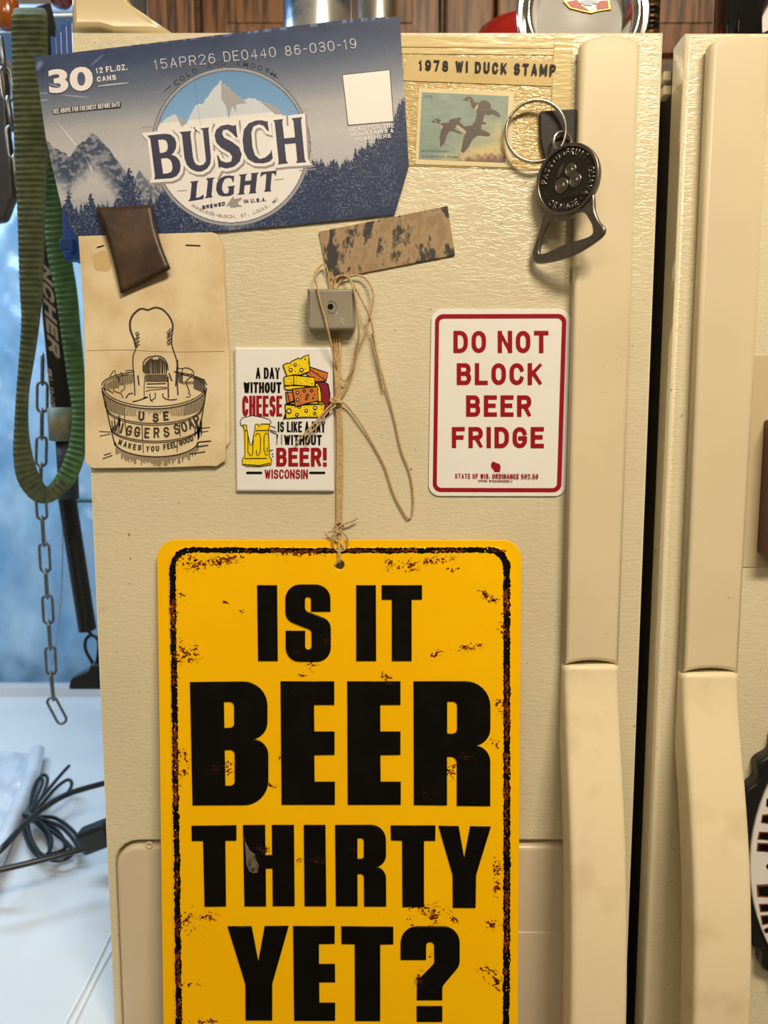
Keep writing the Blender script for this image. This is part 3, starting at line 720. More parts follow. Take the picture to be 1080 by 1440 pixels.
for body, (a, b, c, d), wt in (('STATE OF WIS. ORDINANCE 502.58', (268, 1107, 793, 1138), 0.03), ('DRINK WISCONSINBLY', (415, 1145, 632, 1160), 0.03)):
    q = [(580 + x / 4.5, 420 + y / 4.5) for x, y in ((a, b), (c, b), (c, d), (a, d))]
    part('lettering', stroke_text(W, body, q, 1.25 if body[0] == 'S' else .7, .4, 0.0014), M['red'], ns)
part('state_emblem', shape(W, [T(*n0, [(495, 1045), (505, 1032), (518, 1030), (524, 1038), (540, 1042), (549, 1046), (556, 1055), (552, 1062), (558, 1066), (553, 1080), (552, 1097), (518, 1097), (511, 1082), (497, 1068)])], 0.0, 0.0014), M['red'], ns)

# ------------------------------------------------------------------ beer and cheese magnet
cm = thing('cheese_magnet', 'white rectangular magnet about cheese and beer beside the twine', 'magnet', DOOR.at(400, 690))
CP = Plane(-0.0)
part('magnet_block', shape(CP, [[(330.5, 489, 2), (468, 489, 2), (470.5, 691, 2), (333.5, 690.5, 2)]], 0.0032, 0, 0.0012, bres=3), M['white'], cm)
k0 = (390, 495, 13.5); CO = 0.0034
yel = mat('cheese_yellow', alb(250, 208, 10), 0.3); org = mat('cheese_orange', alb(214, 118, 48), 0.3); wine = mat('wax_red', alb(136, 28, 44), 0.3); wht = M['white']
ms = {'y': [], 'o': [], 'w': [], 'k': []}
blk = []
def fill(pts, key, oy=0): ms[key].append(shape(CP, [T(*k0, pts)], 0, CO + oy))
def line(pts, wd=1.5, oy=0.0, tr=k0): blk.append(ribbon(CP, [T(*tr, pts)], wd, CO + .0001 + oy, 1))
def poly_(pts, key, oy):
    fill(pts, key, oy); line(pts + [pts[0]], 1.5, oy)
poly_([(620, 290), (970, 405), (930, 560), (900, 560), (740, 570), (560, 430)], 'o', 0)
line([(630, 340), (930, 550)], 1.2)
poly_([(720, 575), (900, 575), (975, 620), (1005, 800), (1000, 980), (985, 1180), (930, 1235), (860, 1150), (780, 960), (730, 700)], 'w', .0002)
poly_([(730, 600), (780, 605), (825, 690), (845, 820), (848, 960), (770, 960)], 'y', .0003)
poly_([(150, 700), (140, 650), (200, 640), (600, 650), (500, 690), (300, 720), (200, 725)], 'y', .0003)
poly_([(170, 765), (310, 770), (330, 960), (195, 990)], 'o', .0003)
line([(205, 770), (245, 950)], 1.4, .0003)
poly_([(160, 995), (330, 930), (860, 950), (900, 990)], 'y', .0003)
poly_([(135, 490), (200, 465), (320, 445), (720, 490), (715, 665), (320, 630), (150, 660)], 'y', .0004)
line([(322, 445), (325, 632)], 1.3, .0004)
poly_([(122, 258), (215, 215), (245, 225), (290, 185), (420, 122), (440, 140), (475, 132), (490, 105), (605, 62), (615, 180), (628, 375), (440, 445), (320, 440), (195, 465)], 'y', .0005)
poly_([(297, 708), (775, 660), (785, 930), (560, 980), (355, 1045), (345, 960)], 'o', .0005)
poly_([(160, 1000), (340, 1020), (400, 1045), (430, 1085), (480, 1010), (905, 990), (895, 1130), (860, 1240), (480, 1240), (345, 1250), (180, 1262)], 'y', .0004)
def circ(x, y, r, n=12): return [(x + r * math.cos(6.283 * i / n), y + r * math.sin(6.283 * i / n)) for i in range(n)]
whites = []
for x, y, r_ in ((268, 350, 32), (472, 350, 34), (352, 252, 26), (395, 775, 26), (523, 742, 24), (660, 738, 24), (582, 825, 24), (398, 912, 26), (562, 892, 20), (235, 1122, 44), (562, 1115, 28), (728, 1062, 34), (720, 1168, 24), (385, 1192, 28)):
    line(circ(x, y, r_) + [circ(x, y, r_)[0]], 1.1, .0007)
    if r_ > 24: whites.append(shape(CP, [T(*k0, circ(x, y, r_ * .55))], 0, CO + .00085))
V, Fc = [], []
dots = [(540, 145, 15), (228, 290, 9), (272, 258, 8), (427, 262, 9), (540, 328, 9), (357, 375, 9), (418, 408, 9), (180, 530, 8), (236, 505, 7), (268, 522, 7), (185, 572, 7), (260, 595, 8), (290, 580, 8), (165, 615, 8), (378, 490, 8), (375, 540, 8), (437, 505, 7), (427, 560, 7), (378, 590, 8), (455, 600, 8), (540, 560, 7), (572, 520, 8), (577, 565, 8), (625, 520, 7), (625, 602, 7), (670, 608, 11), (775, 405, 8), (822, 405, 8), (897, 452, 9), (893, 490, 9), (792, 510, 10), (640, 420, 10), (607, 722, 7), (730, 740, 7), (720, 815, 12), (690, 880, 18), (462, 808, 9), (452, 850, 8), (452, 960, 9), (410, 995, 8), (850, 1022, 10), (850, 1082, 10), (295, 1045, 8), (522, 1045, 8), (625, 1198, 7), (775, 1200, 7), (787, 715, 8), (815, 925, 8), (785, 790, 7), (600, 215, 9)]
for x, y, r_ in dots: blk.append(shape(CP, [T(*k0, circ(x, y, r_, 7))], 0, CO + .0008))
blk.append(shape(CP, [T(*k0, [(155, 1165), (175, 1240), (145, 1290), (122, 1280)])], 0, CO + .0002))
for key, m_, nm in (('y', yel, 'yellow_cheese'), ('o', org, 'orange_cheese'), ('w', wine, 'waxed_cheese')): part(nm, join(ms[key]), m_, cm)
# mug, crop scale 8
g0 = (335, 580, 8.0)
part('printed_mug', join([shape(CP, [T(*g0, [(60, 140), (370, 120), (350, 230), (360, 495), (385, 520), (380, 580), (300, 598), (100, 600), (55, 580), (60, 510), (85, 490)])], 0, CO)]), yel, cm)
foam = [(35, 95), (60, 60), (110, 50), (170, 35), (230, 45), (300, 60), (360, 80), (380, 110), (365, 130), (300, 128), (262, 130), (250, 155), (230, 130), (205, 130), (185, 260), (165, 365), (145, 365), (110, 200), (105, 140), (65, 140), (50, 155), (38, 130)]
whites.append(shape(CP, [T(*g0, foam)], 0, CO + .0002))
part('printed_foam', join(whites), wht, cm)
for p in ([*foam, foam[0]], [(60, 140), (85, 200), (85, 490), (60, 515), (55, 580), (100, 600), (240, 606), (380, 585), (388, 530), (362, 495), (350, 230), (362, 130)], [(90, 203), (108, 203)], [(205, 203), (350, 200)], [(82, 515), (330, 512)], [(70, 580), (250, 592), (370, 565)],
          [(120, 240), (120, 440), (150, 485), (172, 470), (180, 320), (180, 260)], [(205, 265), (220, 232), (250, 240), (262, 300), (258, 440), (235, 485), (218, 470)], [(340, 240), (320, 228), (300, 270), (300, 420), (325, 485), (345, 465)], [(215, 420), (218, 470)], [(335, 390), (338, 440)],
          [(370, 148), (432, 172)], [(362, 192), (440, 218)], [(368, 210), (445, 245)], [(445, 245), (443, 360)], [(455, 245), (447, 300)], [(495, 245), (497, 360)], [(365, 425), (400, 420)], [(385, 465), (405, 462)], [(390, 490), (408, 490)]):
    line(p, 1.0, .0003, g0)
part('black_outlines', join(blk), M['ink'], cm)
c0 = (325, 485, 6.86)
def tq(tr, a, b, c, d, a2=None): return [(tr[0] + x / tr[2], tr[1] + y / tr[2]) for x, y in ((a, b), (c, b), (c, d), (a, d))]
for body, q, m_, wt in (('A DAY', (245, 222, 478, 330), 'ink', .045), ('WITHOUT', (128, 362, 492, 465), 'ink', .045), ('CHEESE', (116, 492, 500, 690), 'red', .05)):
    part('lettering', stroke_text(CP, body, tq(c0, *q), {'C': 4.0, 'A': 2.7}.get(body[0], 2.9), .22, CO), M[m_], cm)
for body, q, m_, wt in (('IS LIKE A DAY', (452, 102, 985, 222), 'ink', .045), ('WITHOUT', (522, 252, 945, 365), 'ink', .045), ('BEER!', (435, 395, 1000, 605), 'red', .055), ('WISCONSIN', (305, 638, 790, 742), 'red', .045)):
    part('lettering', stroke_text(CP, body, tq(g0, *q), {'B': 5.2, 'I': 2.4, 'W': 2.6}[body[0]] if body != 'WISCONSIN' else 2.1, .22, CO), M[m_], cm)
for xx in (98, 802): part('dash', shape(CP, [T(*g0, [(xx, 662, 14), (xx + 182, 662, 14), (xx + 182, 690, 14), (xx, 690, 14)])], 0, CO), M['ink'], cm)

# ------------------------------------------------------------------ soap booklet
bk = thing('paper_booklet', 'yellowed paper booklet with a soap cartoon of a washtub, under the brown magnet', 'booklet', DOOR.at(225, 660))
t0 = (100, 280, 3.6)
paper = mat('aged_paper', alb(234, 205, 152), 0.75, c2=alb(210, 174, 116), lo=.44, hi=.70, vscale=30, detail=8, bump=.25, bscale=180)
pagem = mat('page_edges', alb(205, 178, 128), 0.8)
BP = Plane(-0.001)
part('back_page', shape(BP, [T(*t0, [(40, 215), (740, 170, 30), (775, 240), (800, 760), (808, 1180), (790, 1240), (780, 1300, 30), (120, 1340), (78, 800), (60, 500)])], .0008, -.0006, .0002), pagem, bk)
part('middle_page', shape(BP, [T(*t0, [(50, 200), (735, 172, 30), (768, 240), (785, 600), (802, 800), (804, 1230, 30), (740, 1330), (90, 1330), (74, 700)])], .0008, .0006, .0003), paper, bk)
part('cover', shape(BP, [T(*t0, [(45, 192), (400, 182), (600, 176), (735, 172, 34), (762, 245), (772, 600), (784, 770), (786, 1000), (788, 1320), (740, 1352), (700, 1350), (500, 1358), (112, 1362, 34), (78, 1330), (76, 900), (70, 560)])], .001, .0018, .0004), paper, bk)
BO = 0.0030
for a_, b_ in (((586, 238), (660, 241)), ((140, 250), (175, 240))): part('staple', tube([BP.at(*T(*t0, [a_])[0], BO), BP.at(*T(*t0, [b_])[0], BO)], .0004, raw=True), M['black'], bk)
part('fold_crease', ribbon(BP, [T(*t0, [(90, 768), (300, 765), (500, 775), (780, 772)])], 0.9, BO), mat('crease', alb(190, 158, 104), .8), bk)
a0 = (130, 430, 6.0); b0 = (130, 540, 6.0)
A = [(2.3, [(415, 30), (360, 75), (330, 140), (335, 220), (365, 290), (380, 360)]), (2.0, [(415, 30), (445, 32), (480, 42), (510, 30), (545, 20), (600, 35), (655, 90), (688, 160), (685, 220)]), (1.5, [(685, 220), (678, 320), (700, 400), (725, 480), (720, 560), (712, 680)]),
     (1.3, [(380, 365), (355, 430), (355, 520), (365, 620), (370, 760)]), (1.6, [(728, 460), (730, 600), (725, 650), (732, 755)]), (1.0, [(455, 590), (448, 690), (450, 780)]), (1.6, [(648, 600), (650, 700), (652, 780)]), (1.6, [(395, 590), (405, 672)]), (1.6, [(655, 570), (682, 638)]),
     (1.4, [(440, 560), (442, 480), (480, 440), (520, 432), (555, 425), (610, 445), (640, 490), (648, 550)]), (1.3, [(470, 662), (630, 658)]), (1.0, [(465, 690), (640, 690)]), (.9, [(460, 725), (500, 712), (560, 708), (640, 700)]), (1.4, [(440, 780), (480, 770), (400, 800), (350, 810)]), (1.2, [(495, 740), (500, 790), (520, 810)]), (1.2, [(540, 735), (540, 780), (500, 800)]), (1.3, [(605, 740), (610, 775), (660, 795), (725, 790)]),
     (1.2, [(770, 535), (800, 525), (850, 545), (865, 580), (830, 610), (800, 640), (810, 680), (825, 720), (820, 750)]), (1.0, [(770, 535), (765, 570), (800, 590), (850, 575)]), (1.0, [(730, 530), (770, 532)]), (1.0, [(160, 600), (190, 550)]), (1.0, [(200, 545), (215, 600), (240, 620)]), (1.0, [(250, 560), (270, 600)]), (1.0, [(290, 550), (355, 545)]),
     (1.1, [(240, 610), (235, 650)]), (1.1, [(200, 690), (190, 720), (250, 740), (270, 780)]), (1.1, [(110, 700), (150, 715), (190, 740)]), (1.4, [(355, 740), (320, 745), (295, 780)]), (1.0, [(260, 660), (290, 690), (250, 730)]), (.9, [(800, 770), (830, 770), (835, 740)])]
for i in range(9):
    A.append((1.2, [(372 + (i % 3) * 6, 240 + i * 14), (400 + (i % 2) * 12, 225 + i * 15)]))
    A.append((1.0, [(636 + (i % 3) * 4, 235 + i * 13), (672 + (i % 2) * 8, 195 + i * 16)]))
for i in range(26):  # hair and shaded inside of the tub
    x = 448 + i * 7.6; A.append((1.0, [(x, 545 - 108 * math.sqrt(max(0, 1 - ((x - 545) / 104) ** 2)) + (18 if 9 < i < 16 else 0)), (x + rng.uniform(-6, 6), 575)]))
for i in range(28):
    x = 462 + i * 6.6; A.append((.7, [(x, 580), (x, 645)]))
for i in range(30):
    x = 112 + i * 8.6; t = i / 29; A.append((.7, [(x, 670 - 95 * math.sin(t * 1.6)), (x, 700 - 60 * t + rng.uniform(0, 26))]))
for i in range(30):
    x = 740 + i * 7.4; t = i / 29; A.append((.8, [(x, 560 + 60 * t), (x, 650 + 90 * t)]) if not 770 < x < 860 else (.6, [(x, 640), (x, 665)]))
st = [(wd, T(*a0, p)) for wd, p in A]
Bq = []
def ell(cx, cy, rx, ry, a_, b_, n=24): return [(cx + rx * math.cos(math.radians(a_ + (b_ - a_) * i / n)), cy + ry * math.sin(math.radians(a_ + (b_ - a_) * i / n))) for i in range(n + 1)]
Bq += [(1.5, ell(532, 30, 438, 180, 0, 180)), (1.1, ell(532, 22, 425, 168, 0, 180)), (1.2, ell(532, 15, 440, 125, 180, 248)), (1.2, ell(532, 15, 440, 125, 292, 360)), (1.0, ell(532, 22, 424, 118, 182, 240)), (1.0, ell(532, 22, 424, 118, 300, 358)),
       (1.5, [(95, 60), (130, 200), (170, 380), (205, 520)]), (1.5, [(970, 40), (945, 200), (920, 350), (900, 470)]), (1.1, ell(532, 205, 402, 142, 4, 176)), (1.1, ell(532, 190, 402, 142, 4, 176)), (1.1, ell(540, 370, 372, 125, 3, 177)), (1.1, ell(540, 356, 375, 125, 3, 177)), (1.6, ell(550, 485, 348, 128, 2, 178)),
       (1.0, [(430, 345), (435, 480)]), (1.0, [(745, 320), (750, 445)]), (1.0, [(285, 300), (300, 445)]), (1.0, [(438, 500), (440, 580)]), (1.0, [(725, 470), (725, 570)]), (1.0, [(280, 200), (285, 295)]), (1.0, [(70, 400), (165, 405)]), (1.0, [(75, 440), (165, 420)]), (1.0, [(920, 375), (1000, 365)]), (1.0, [(925, 405), (985, 398)]), (1.6, [(900, 490), (1010, 480)]), (1.6, [(890, 530), (985, 515)]), (1.4, [(830, 590), (960, 570)]), (1.2, [(100, 630), (180, 600)]), (1.2, [(110, 600), (170, 580)])]
r = random.Random(3)
for i in range(62):
    t = i / 61; x = 110 + t * 850; ytop = 30 + 180 * math.sqrt(max(0, 1 - ((x - 532) / 440) ** 2)) + 8; d = abs(t - .5) * 2
    if 380 < x < 670: ln = r.uniform(20, 50)
    else: ln = 40 + 70 * d
    Bq.append((.7 + .35 * (d > .6), [(x, ytop), (x + (.5 - t) * 24, ytop + ln)]))
for i in range(60):
    t = i / 59; x = 200 + t * 700; yb = 490 + 125 * math.sqrt(max(0, 1 - ((x - 550) / 350) ** 2)); Bq.append((.9, [(x, yb + 6), (x, yb + 6 + r.uniform(20, 75))]))
for i in range(40):
    s_ = r.choice((0, 1)); x = (135 + r.random() * 70 + 40) if s_ == 0 else (930 - r.random() * 60); y = r.uniform(260, 360) + (40 if s_ else 0); Bq.append((.9, [(x, y), (x + 3, y + 60)]))
st += [(wd, T(*b0, p)) for wd, p in Bq]
inkm = mat('faded_ink', alb(62, 48, 34), .7)
part('drawing', ribbon(BP, [(w_ * 1.25, p_) for w_, p_ in st], 1, BO, 2), inkm, bk)
part('water_stain', shape(BP, [T(*t0, [(110, 290, 20), (180, 260, 20), (215, 330, 20), (200, 372, 20), (130, 365, 20)])], 0, BO - .0001), mat('paper_stain', alb(208, 172, 110), .75, var=.06, vscale=60), bk)
tag(bpy.data.objects['drawing'], kind='stuff')
def btext(body, pts, h, wd_, wt=.02):
    """letters one by one on given centres (crop b0)"""
    out = []
    for ch, (x, y, rot) in zip(body, pts):
        if ch == ' ': continue
        ww = wd_ * {'I': .28, 'J': .7, 'L': .8, 'E': .85, 'F': .8}.get(ch, 1); q = rectq(x - ww / 2, y - h / 2, x + ww / 2, y + h / 2, 0, math.radians(rot))
        out.append(stroke_text(BP, ch, [(b0[0] + a / 6, b0[1] + b / 6) for a, b in q], wt * h / 2.1, .2, off=BO + .0001))
    return join(out)
part('lettering', join([btext('USE', [(425, 272, 4), (545, 285, 0), (630, 270, -6)], 78, 52, .075),
    btext('JIGGERSSOAP', [(210, 352, 20), (262, 372, 14), (322, 392, 10), (390, 402, 6), (472, 412, 3), (552, 410, 0), (635, 405, -4), (722, 380, -10), (783, 360, -14), (840, 335, -18), (890, 305, -22)], 88, 50, .06),
    btext('MAKESYOUFEELGOOD', [(248, 490, 16), (290, 508, 14), (330, 520, 12), (368, 530, 8), (410, 535, 6), (478, 545, 3), (520, 545, 0), (560, 543, -3), (620, 530, -6), (652, 524, -8), (682, 518, -10), (708, 510, -12), (755, 494, -16), (785, 482, -18), (815, 472, -20), (845, 458, -24)], 48, 29, .075)]), inkm, bk)

# ------------------------------------------------------------------ beer carton panel
cp = thing('carton_panel', 'torn blue cardboard beer carton end reading BUSCH LIGHT, behind the brown magnet', 'cardboard panel', DOOR.at(320, 335))
XP = Plane(-0.0012)
OUT = [(49, 81), (500, 27), (562, 24), (575, 234), (555, 302), (400, 318), (230, 332), (110, 336), (88, 294), (66, 200)]
part('cardboard', shape(XP, [OUT], .0010, -.0004, .0002), mat('carton_edge', alb(58, 60, 70), .6), cp)
TREES = [(182, 236, 48, 56), (97, 266, 30, 50), (128, 272, 28, 44), (505, 226, 60, 70), (480, 250, 60, 60), (545, 200, 50, 90)]
def art(X, Y):
    v = Y + (X - 48) * 0.107           # down the panel
    C = np.zeros(X.shape + (3,))
    ys = [70, 100, 130, 165, 190, 230, 280, 340, 400]
    cs = np.array([(44, 56, 82), (54, 67, 92), (90, 97, 110), (136, 137, 138), (178, 170, 158), (196, 186, 172), (188, 180, 168), (120, 124, 132), (70, 80, 98)])
    vv = v - 0
    for k in range(3): C[:, k] = np.interp(vv, ys, cs[:, k])
    C += (fbm(X * .02, Y * .05, 4)[:, None] - .5) * 26 * np.clip((150 - vv) / 60, 0.1, 1)[:, None]
    C += (fbm(X * .4, Y * .4, 2)[:, None] - .5) * 8
    navy = np.array((34, 48, 76)); 
    # far mountains at the left
    def ridge(xs, ys_): return np.interp(X, xs, ys_) + (fbm(X * .12, X * 0 + 3, 4) - .5) * 9
    m1 = ridge([40, 62, 75, 98, 110, 120, 128, 138, 150, 172, 200, 230, 300], [190, 196, 205, 222, 205, 200, 189, 192, 205, 234, 262, 285, 330])
    h = Y - m1
    body = (h > 0) & (X < 240)
    tex = fbm(X * .16 + Y * .10, Y * .22 - X * .05, 5)
    sh = np.clip((tex - .42) * 5, 0, 1)
    fade = np.clip(1 - (h - 30) / 32, 0.0, 1)
    mc = np.array((66, 74, 90))[None] * (1 - sh[:, None]) + np.array((140, 138, 136))[None] * sh[:, None]
    a = (body * fade * np.clip(h / 1.5, 0, 1))[:, None]
    C = C * (1 - a) + mc * a
    m2 = ridge([150, 185, 196, 215, 235, 260], [285, 262, 240, 262, 240, 235]); h2 = Y - m2
    a = ((h2 > 0) & (X > 170) & (X < 262) & (Y < 300))[:, None] * .85
    t2 = np.clip((fbm(X * .3, Y * .3, 3) - .4) * 5, 0, 1)[:, None]
    C = C * (1 - a) + (np.array((88, 92, 102)) * (1 - t2) + np.array((168, 162, 152)) * t2) * a
    # forest: dark floor with pale sprigs
    fl = np.interp(X, [60, 100, 150, 200, 235, 260, 330, 420, 440, 450, 470, 485, 500, 520, 540, 560, 580], [298, 296, 290, 283, 272, 290, 330, 262, 225, 226, 226, 232, 214, 200, 190, 150, 120]) + (fbm(X * .35, X * 0 + 9, 3) - .5) * 22
    hh = Y - fl
    e = np.clip((hh + (fbm(X * .8, Y * .8, 2) - .5) * 10) / 2, 0, 1)
    sp = np.clip((fbm(X * .55 + 40, Y * .9, 3) - .60) * 9, 0, 1) * np.clip(1.1 - hh / 120, .25, 1)
    pale = np.array((150, 152, 150))
    fc = navy[None] * (1 - sp[:, None] * .75) + pale[None] * sp[:, None] * .75
    C = C * (1 - e[:, None]) + fc * e[:, None]
    # conifers
    for tx, ty, wd, ht in TREES:
        dy = (Y - ty) / ht; 
        lay = (np.sin((Y - ty) * .55 + (fbm(X * .2, Y * .1, 2) - .5) * 9) * .5 + .5)
        half = wd / 2 * np.clip(dy, 0, 1) ** .8 * (0.45 + .55 * lay) + (fbm(X * .7, Y * .7, 2) - .5) * 5
        on = (dy > 0) & (dy < 1) & (np.abs(X - tx) < half)
        lt = np.clip((fbm(X * .7, Y * 1.1, 2) - .58) * 8, 0, 1) * .6
        tc_ = navy[None] * (1 - lt[:, None]) + pale[None] * lt[:, None]
        C = np.where(on[:, None], tc_, C)
    # medallion
    cx, cy, rr = 325, 207, 106
    D = np.sqrt((X - cx) ** 2 + ((Y - cy)) ** 2)
    C = np.where((D < rr + 6)[:, None], np.array((52, 56, 66)), C)
    C = np.where((D < rr + 5)[:, None], np.array((160, 156, 150)), C)
    C = np.where((D < rr + 1.5)[:, None], np.array((92, 92, 96)), C)
    white = np.array((238, 224, 202.)); blue = np.array((112, 152, 182.))
    mt = np.interp(X, [215, 232, 247, 262, 275, 285, 296, 311, 325, 338, 345, 352, 365, 385, 400, 430], [186, 168, 161, 175, 150, 146, 132, 114, 128, 140, 141, 138, 142, 154, 165, 180]) + (fbm(X * .3, X * 0, 2) - .5) * 4
    inn = np.where((Y < mt)[:, None], blue + (Y - 130)[:, None] * .35, white)
    g = ((Y < 164 + (X - 325) * -.1) & (Y > mt))[:, None]
    inn = np.where(g, np.array((206, 206, 198.)), inn)
    for pl_ in ([(311, 116), (322, 124), (336, 136), (348, 146), (332, 148), (333, 160), (327, 150), (322, 168), (318, 150), (312, 140)], [(247, 161), (258, 168), (263, 174), (256, 179)], [(365, 143), (380, 146), (396, 158), (398, 162), (388, 162)]):
        inn = np.where(inside(pl_, X, Y)[:, None], np.array((168, 160, 148.)), inn)
    C = np.where((D < rr)[:, None], inn, C)
    # scuffs and creases
    for (xa, ya, xb, yb, wd, br) in ((68, 118, 86, 123, 1.2, 70), (86, 134, 128, 138, 1.0, 60), (50, 133, 72, 131, 1, 60), (55, 142, 70, 141, 1, 60), (78, 168, 120, 220, .9, 45), (120, 220, 132, 245, 1.3, 60), (126, 95, 148, 76, 2, 45), (51, 100, 60, 86, 5, 60), (110, 290, 135, 312, 1, 40)):
        dx, dy = xb - xa, yb - ya; t = np.clip(((X - xa) * dx + (Y - ya) * dy) / (dx * dx + dy * dy), 0, 1)
        dd = np.hypot(X - xa - t * dx, Y - ya - t * dy); a = np.clip(1.2 - dd / wd, 0, 1) * (1 - abs(2 * t - 1) ** 3)
        C += (a * br)[:, None]
    dd = np.abs((X - 272) - (Y - 100) * .135); a = (np.clip(1 - dd / .8, 0, 1) * ((Y > 100) & (Y < 318)) * .35)[:, None]
    C = C * (1 - a) + 90 * a
    ed = np.clip(1 - (vv - 79) / 3, 0, 1) * np.clip((fbm(X * .2, Y * 0 + 4, 3) - .45) * 6, 0, 1)
    C += ed[:, None] * 60
    return C
printm = mat('carton_print', (1, 1, 1), 0.42, attr=True, bump=.1, bscale=60, spec=.3)
part('printed_face', raster(XP, OUT, 0.8, art, .0008), printm, cp)
p1 = (200, 160, 8.3077); p2 = (200, 150, 4.5); p4 = (250, 230, 7.2)
BUSCH = [
 [T(*p1, [(65, 262), (200, 246), (280, 240), (340, 252), (385, 290), (405, 350), (400, 410), (375, 460), (345, 485), (400, 505), (440, 550), (455, 610), (445, 680), (410, 730), (350, 758), (145, 772), (155, 735), (100, 300)]), T(*p1, [(192, 312), (250, 306), (285, 320), (302, 360), (303, 410), (290, 445), (260, 460), (213, 465)]), T(*p1, [(225, 530), (290, 522), (330, 540), (352, 580), (360, 640), (345, 685), (300, 702), (250, 708)])],
 [T(*p1, [(440, 220), (578, 208), (568, 245), (600, 520), (615, 570), (640, 600), (680, 612), (720, 598), (748, 560), (745, 510), (712, 200), (680, 180), (785, 165), (778, 200), (808, 520), (800, 590), (765, 645), (700, 680), (640, 680), (570, 650), (525, 600), (500, 530), (468, 250)])],
 [T(*p2, [(595, 118), (605, 200), (598, 200), (570, 170), (540, 148), (515, 152), (508, 175), (520, 200), (570, 225), (615, 260), (632, 305), (620, 350), (585, 382), (535, 395), (495, 385), (488, 398), (475, 310), (482, 312), (500, 345), (535, 358), (565, 350), (572, 320), (555, 295), (500, 262), (470, 230), (460, 185), (470, 150), (500, 125), (545, 117), (580, 125)])],
 [T(*p2, [(795, 95), (803, 160), (795, 158), (770, 125), (740, 115), (705, 130), (692, 170), (700, 260), (715, 310), (745, 335), (780, 325), (810, 300), (820, 275), (828, 330), (810, 350), (770, 362), (715, 360), (670, 335), (645, 285), (637, 215), (645, 150), (675, 110), (720, 92), (760, 90), (785, 98)])],
 [T(*p2, [(830, 90), (893, 82), (888, 100), (900, 205), (968, 198), (958, 95), (945, 78), (1013, 70), (1006, 90), (1030, 340), (1040, 355), (975, 360), (982, 340), (972, 235), (903, 242), (913, 345), (925, 362), (860, 370), (865, 350), (840, 105)])]]
LIGHT = [[T(*p4, o)] for o in (
 [(128, 188), (215, 178), (200, 205), (188, 352), (225, 345), (262, 318), (268, 325), (262, 362), (112, 385), (130, 355), (145, 205)],
 [(292, 155), (380, 145), (360, 165), (345, 325), (358, 342), (275, 355), (292, 335), (308, 180)],
 [(575, 125), (570, 190), (560, 190), (548, 155), (520, 145), (480, 160), (455, 210), (452, 265), (470, 305), (500, 308), (515, 300), (522, 255), (505, 238), (585, 228), (572, 250), (570, 310), (530, 330), (465, 335), (415, 320), (392, 270), (398, 205), (430, 155), (480, 130), (530, 125), (560, 132)],
 [(620, 118), (705, 108), (690, 130), (685, 182), (745, 175), (750, 118), (740, 103), (825, 95), (808, 115), (790, 285), (800, 302), (720, 308), (732, 290), (738, 215), (680, 222), (672, 300), (685, 312), (608, 320), (625, 300), (640, 135)],
 [(845, 92), (1003, 75), (998, 125), (990, 125), (980, 105), (955, 102), (940, 265), (950, 282), (872, 290), (888, 270), (900, 108), (870, 115), (848, 135), (838, 130)])]
PXM = 0.00049      # about one photo pixel on the door, metres
HH = T(*p2, [(830, 90), (893, 82), (897, 150), (955, 143), (945, 78), (1013, 70), (1030, 340), (1040, 355), (975, 360), (925, 362), (860, 370), (840, 105)])
def halo(outs, k, dx, dy, base):
    if outs is BUSCH[4]: outs = [HH]
    hole_free = [[(x + dx, y + dy) for x, y in outs[0]]]
    return shape(XP, hole_free, 0, base, 0, k * PXM)
part('letter_shadow', join([halo(o, 5.0, 1.6, 1.6, .0009 + i * 1e-5) for i, o in enumerate(BUSCH)]), mat('letter_shadow_print', alb(150, 140, 128), .35), cp)
part('letter_halo', join([halo(o, 4.0, 0, 0, .0010 + i * 1e-5) for i, o in enumerate(BUSCH)]), mat('carton_white_print', alb(240, 226, 204), .35), cp)
navym = mat('navy_print', alb(26, 28, 62), .35, var=.2, vscale=400)
for o in BUSCH: part('letter', shape(XP, o, 0, .00115), navym, cp)
for o in LIGHT: part('letter', shape(XP, o, 0, .00105), navym, cp)
wm = mat('white_print', alb(236, 222, 202), .35)
e0 = (0, 0, 3.375)
def q4(a, b, c, d, tr): return [(tr[0] + x / tr[2], tr[1] + y / tr[2]) for x, y in (a, b, c, d)]
LT = [('30', q4((228, 335), (440, 315), (447, 430), (238, 448), e0), .035, wm), ('12 FL.OZ.', q4((455, 325), (605, 308), (608, 335), (458, 352), e0), .03, wm), ('CANS', q4((462, 367), (552, 358), (555, 382), (464, 392), e0), .035, wm)]
part('can_count_outline', text_quad(XP, '30', q4((222, 329), (446, 309), (453, 436), (232, 454), e0), .045, 1.0, .00085), mat('dark_print', alb(46, 50, 66), .4), cp)
for body, q, wt, m_ in LT: part('lettering', text_quad(XP, body, q, wt, 1.0, .00095) if body == '30' else stroke_text(XP, body, q, 1.5, .4, .00095), m_, cp)
part('date_note_bar', shape(XP, [T(*e0, [(250, 517, 6), (577, 485, 6), (579, 515, 6), (252, 548, 6)])], 0, .00085), mat('note_bar', alb(50, 52, 62), .4), cp)
part('lettering', stroke_text(XP, 'SEE ABOVE FOR FRESHEST BEFORE DATE', q4((254, 520), (574, 490), (576, 511), (256, 543), e0), .85, .35, .00095), wm, cp)
part('underline', ribbon(XP, [T(*e0, [(468, 412), (540, 403), (612, 396)])], 1.2, .00095, taper=True), wm, cp)
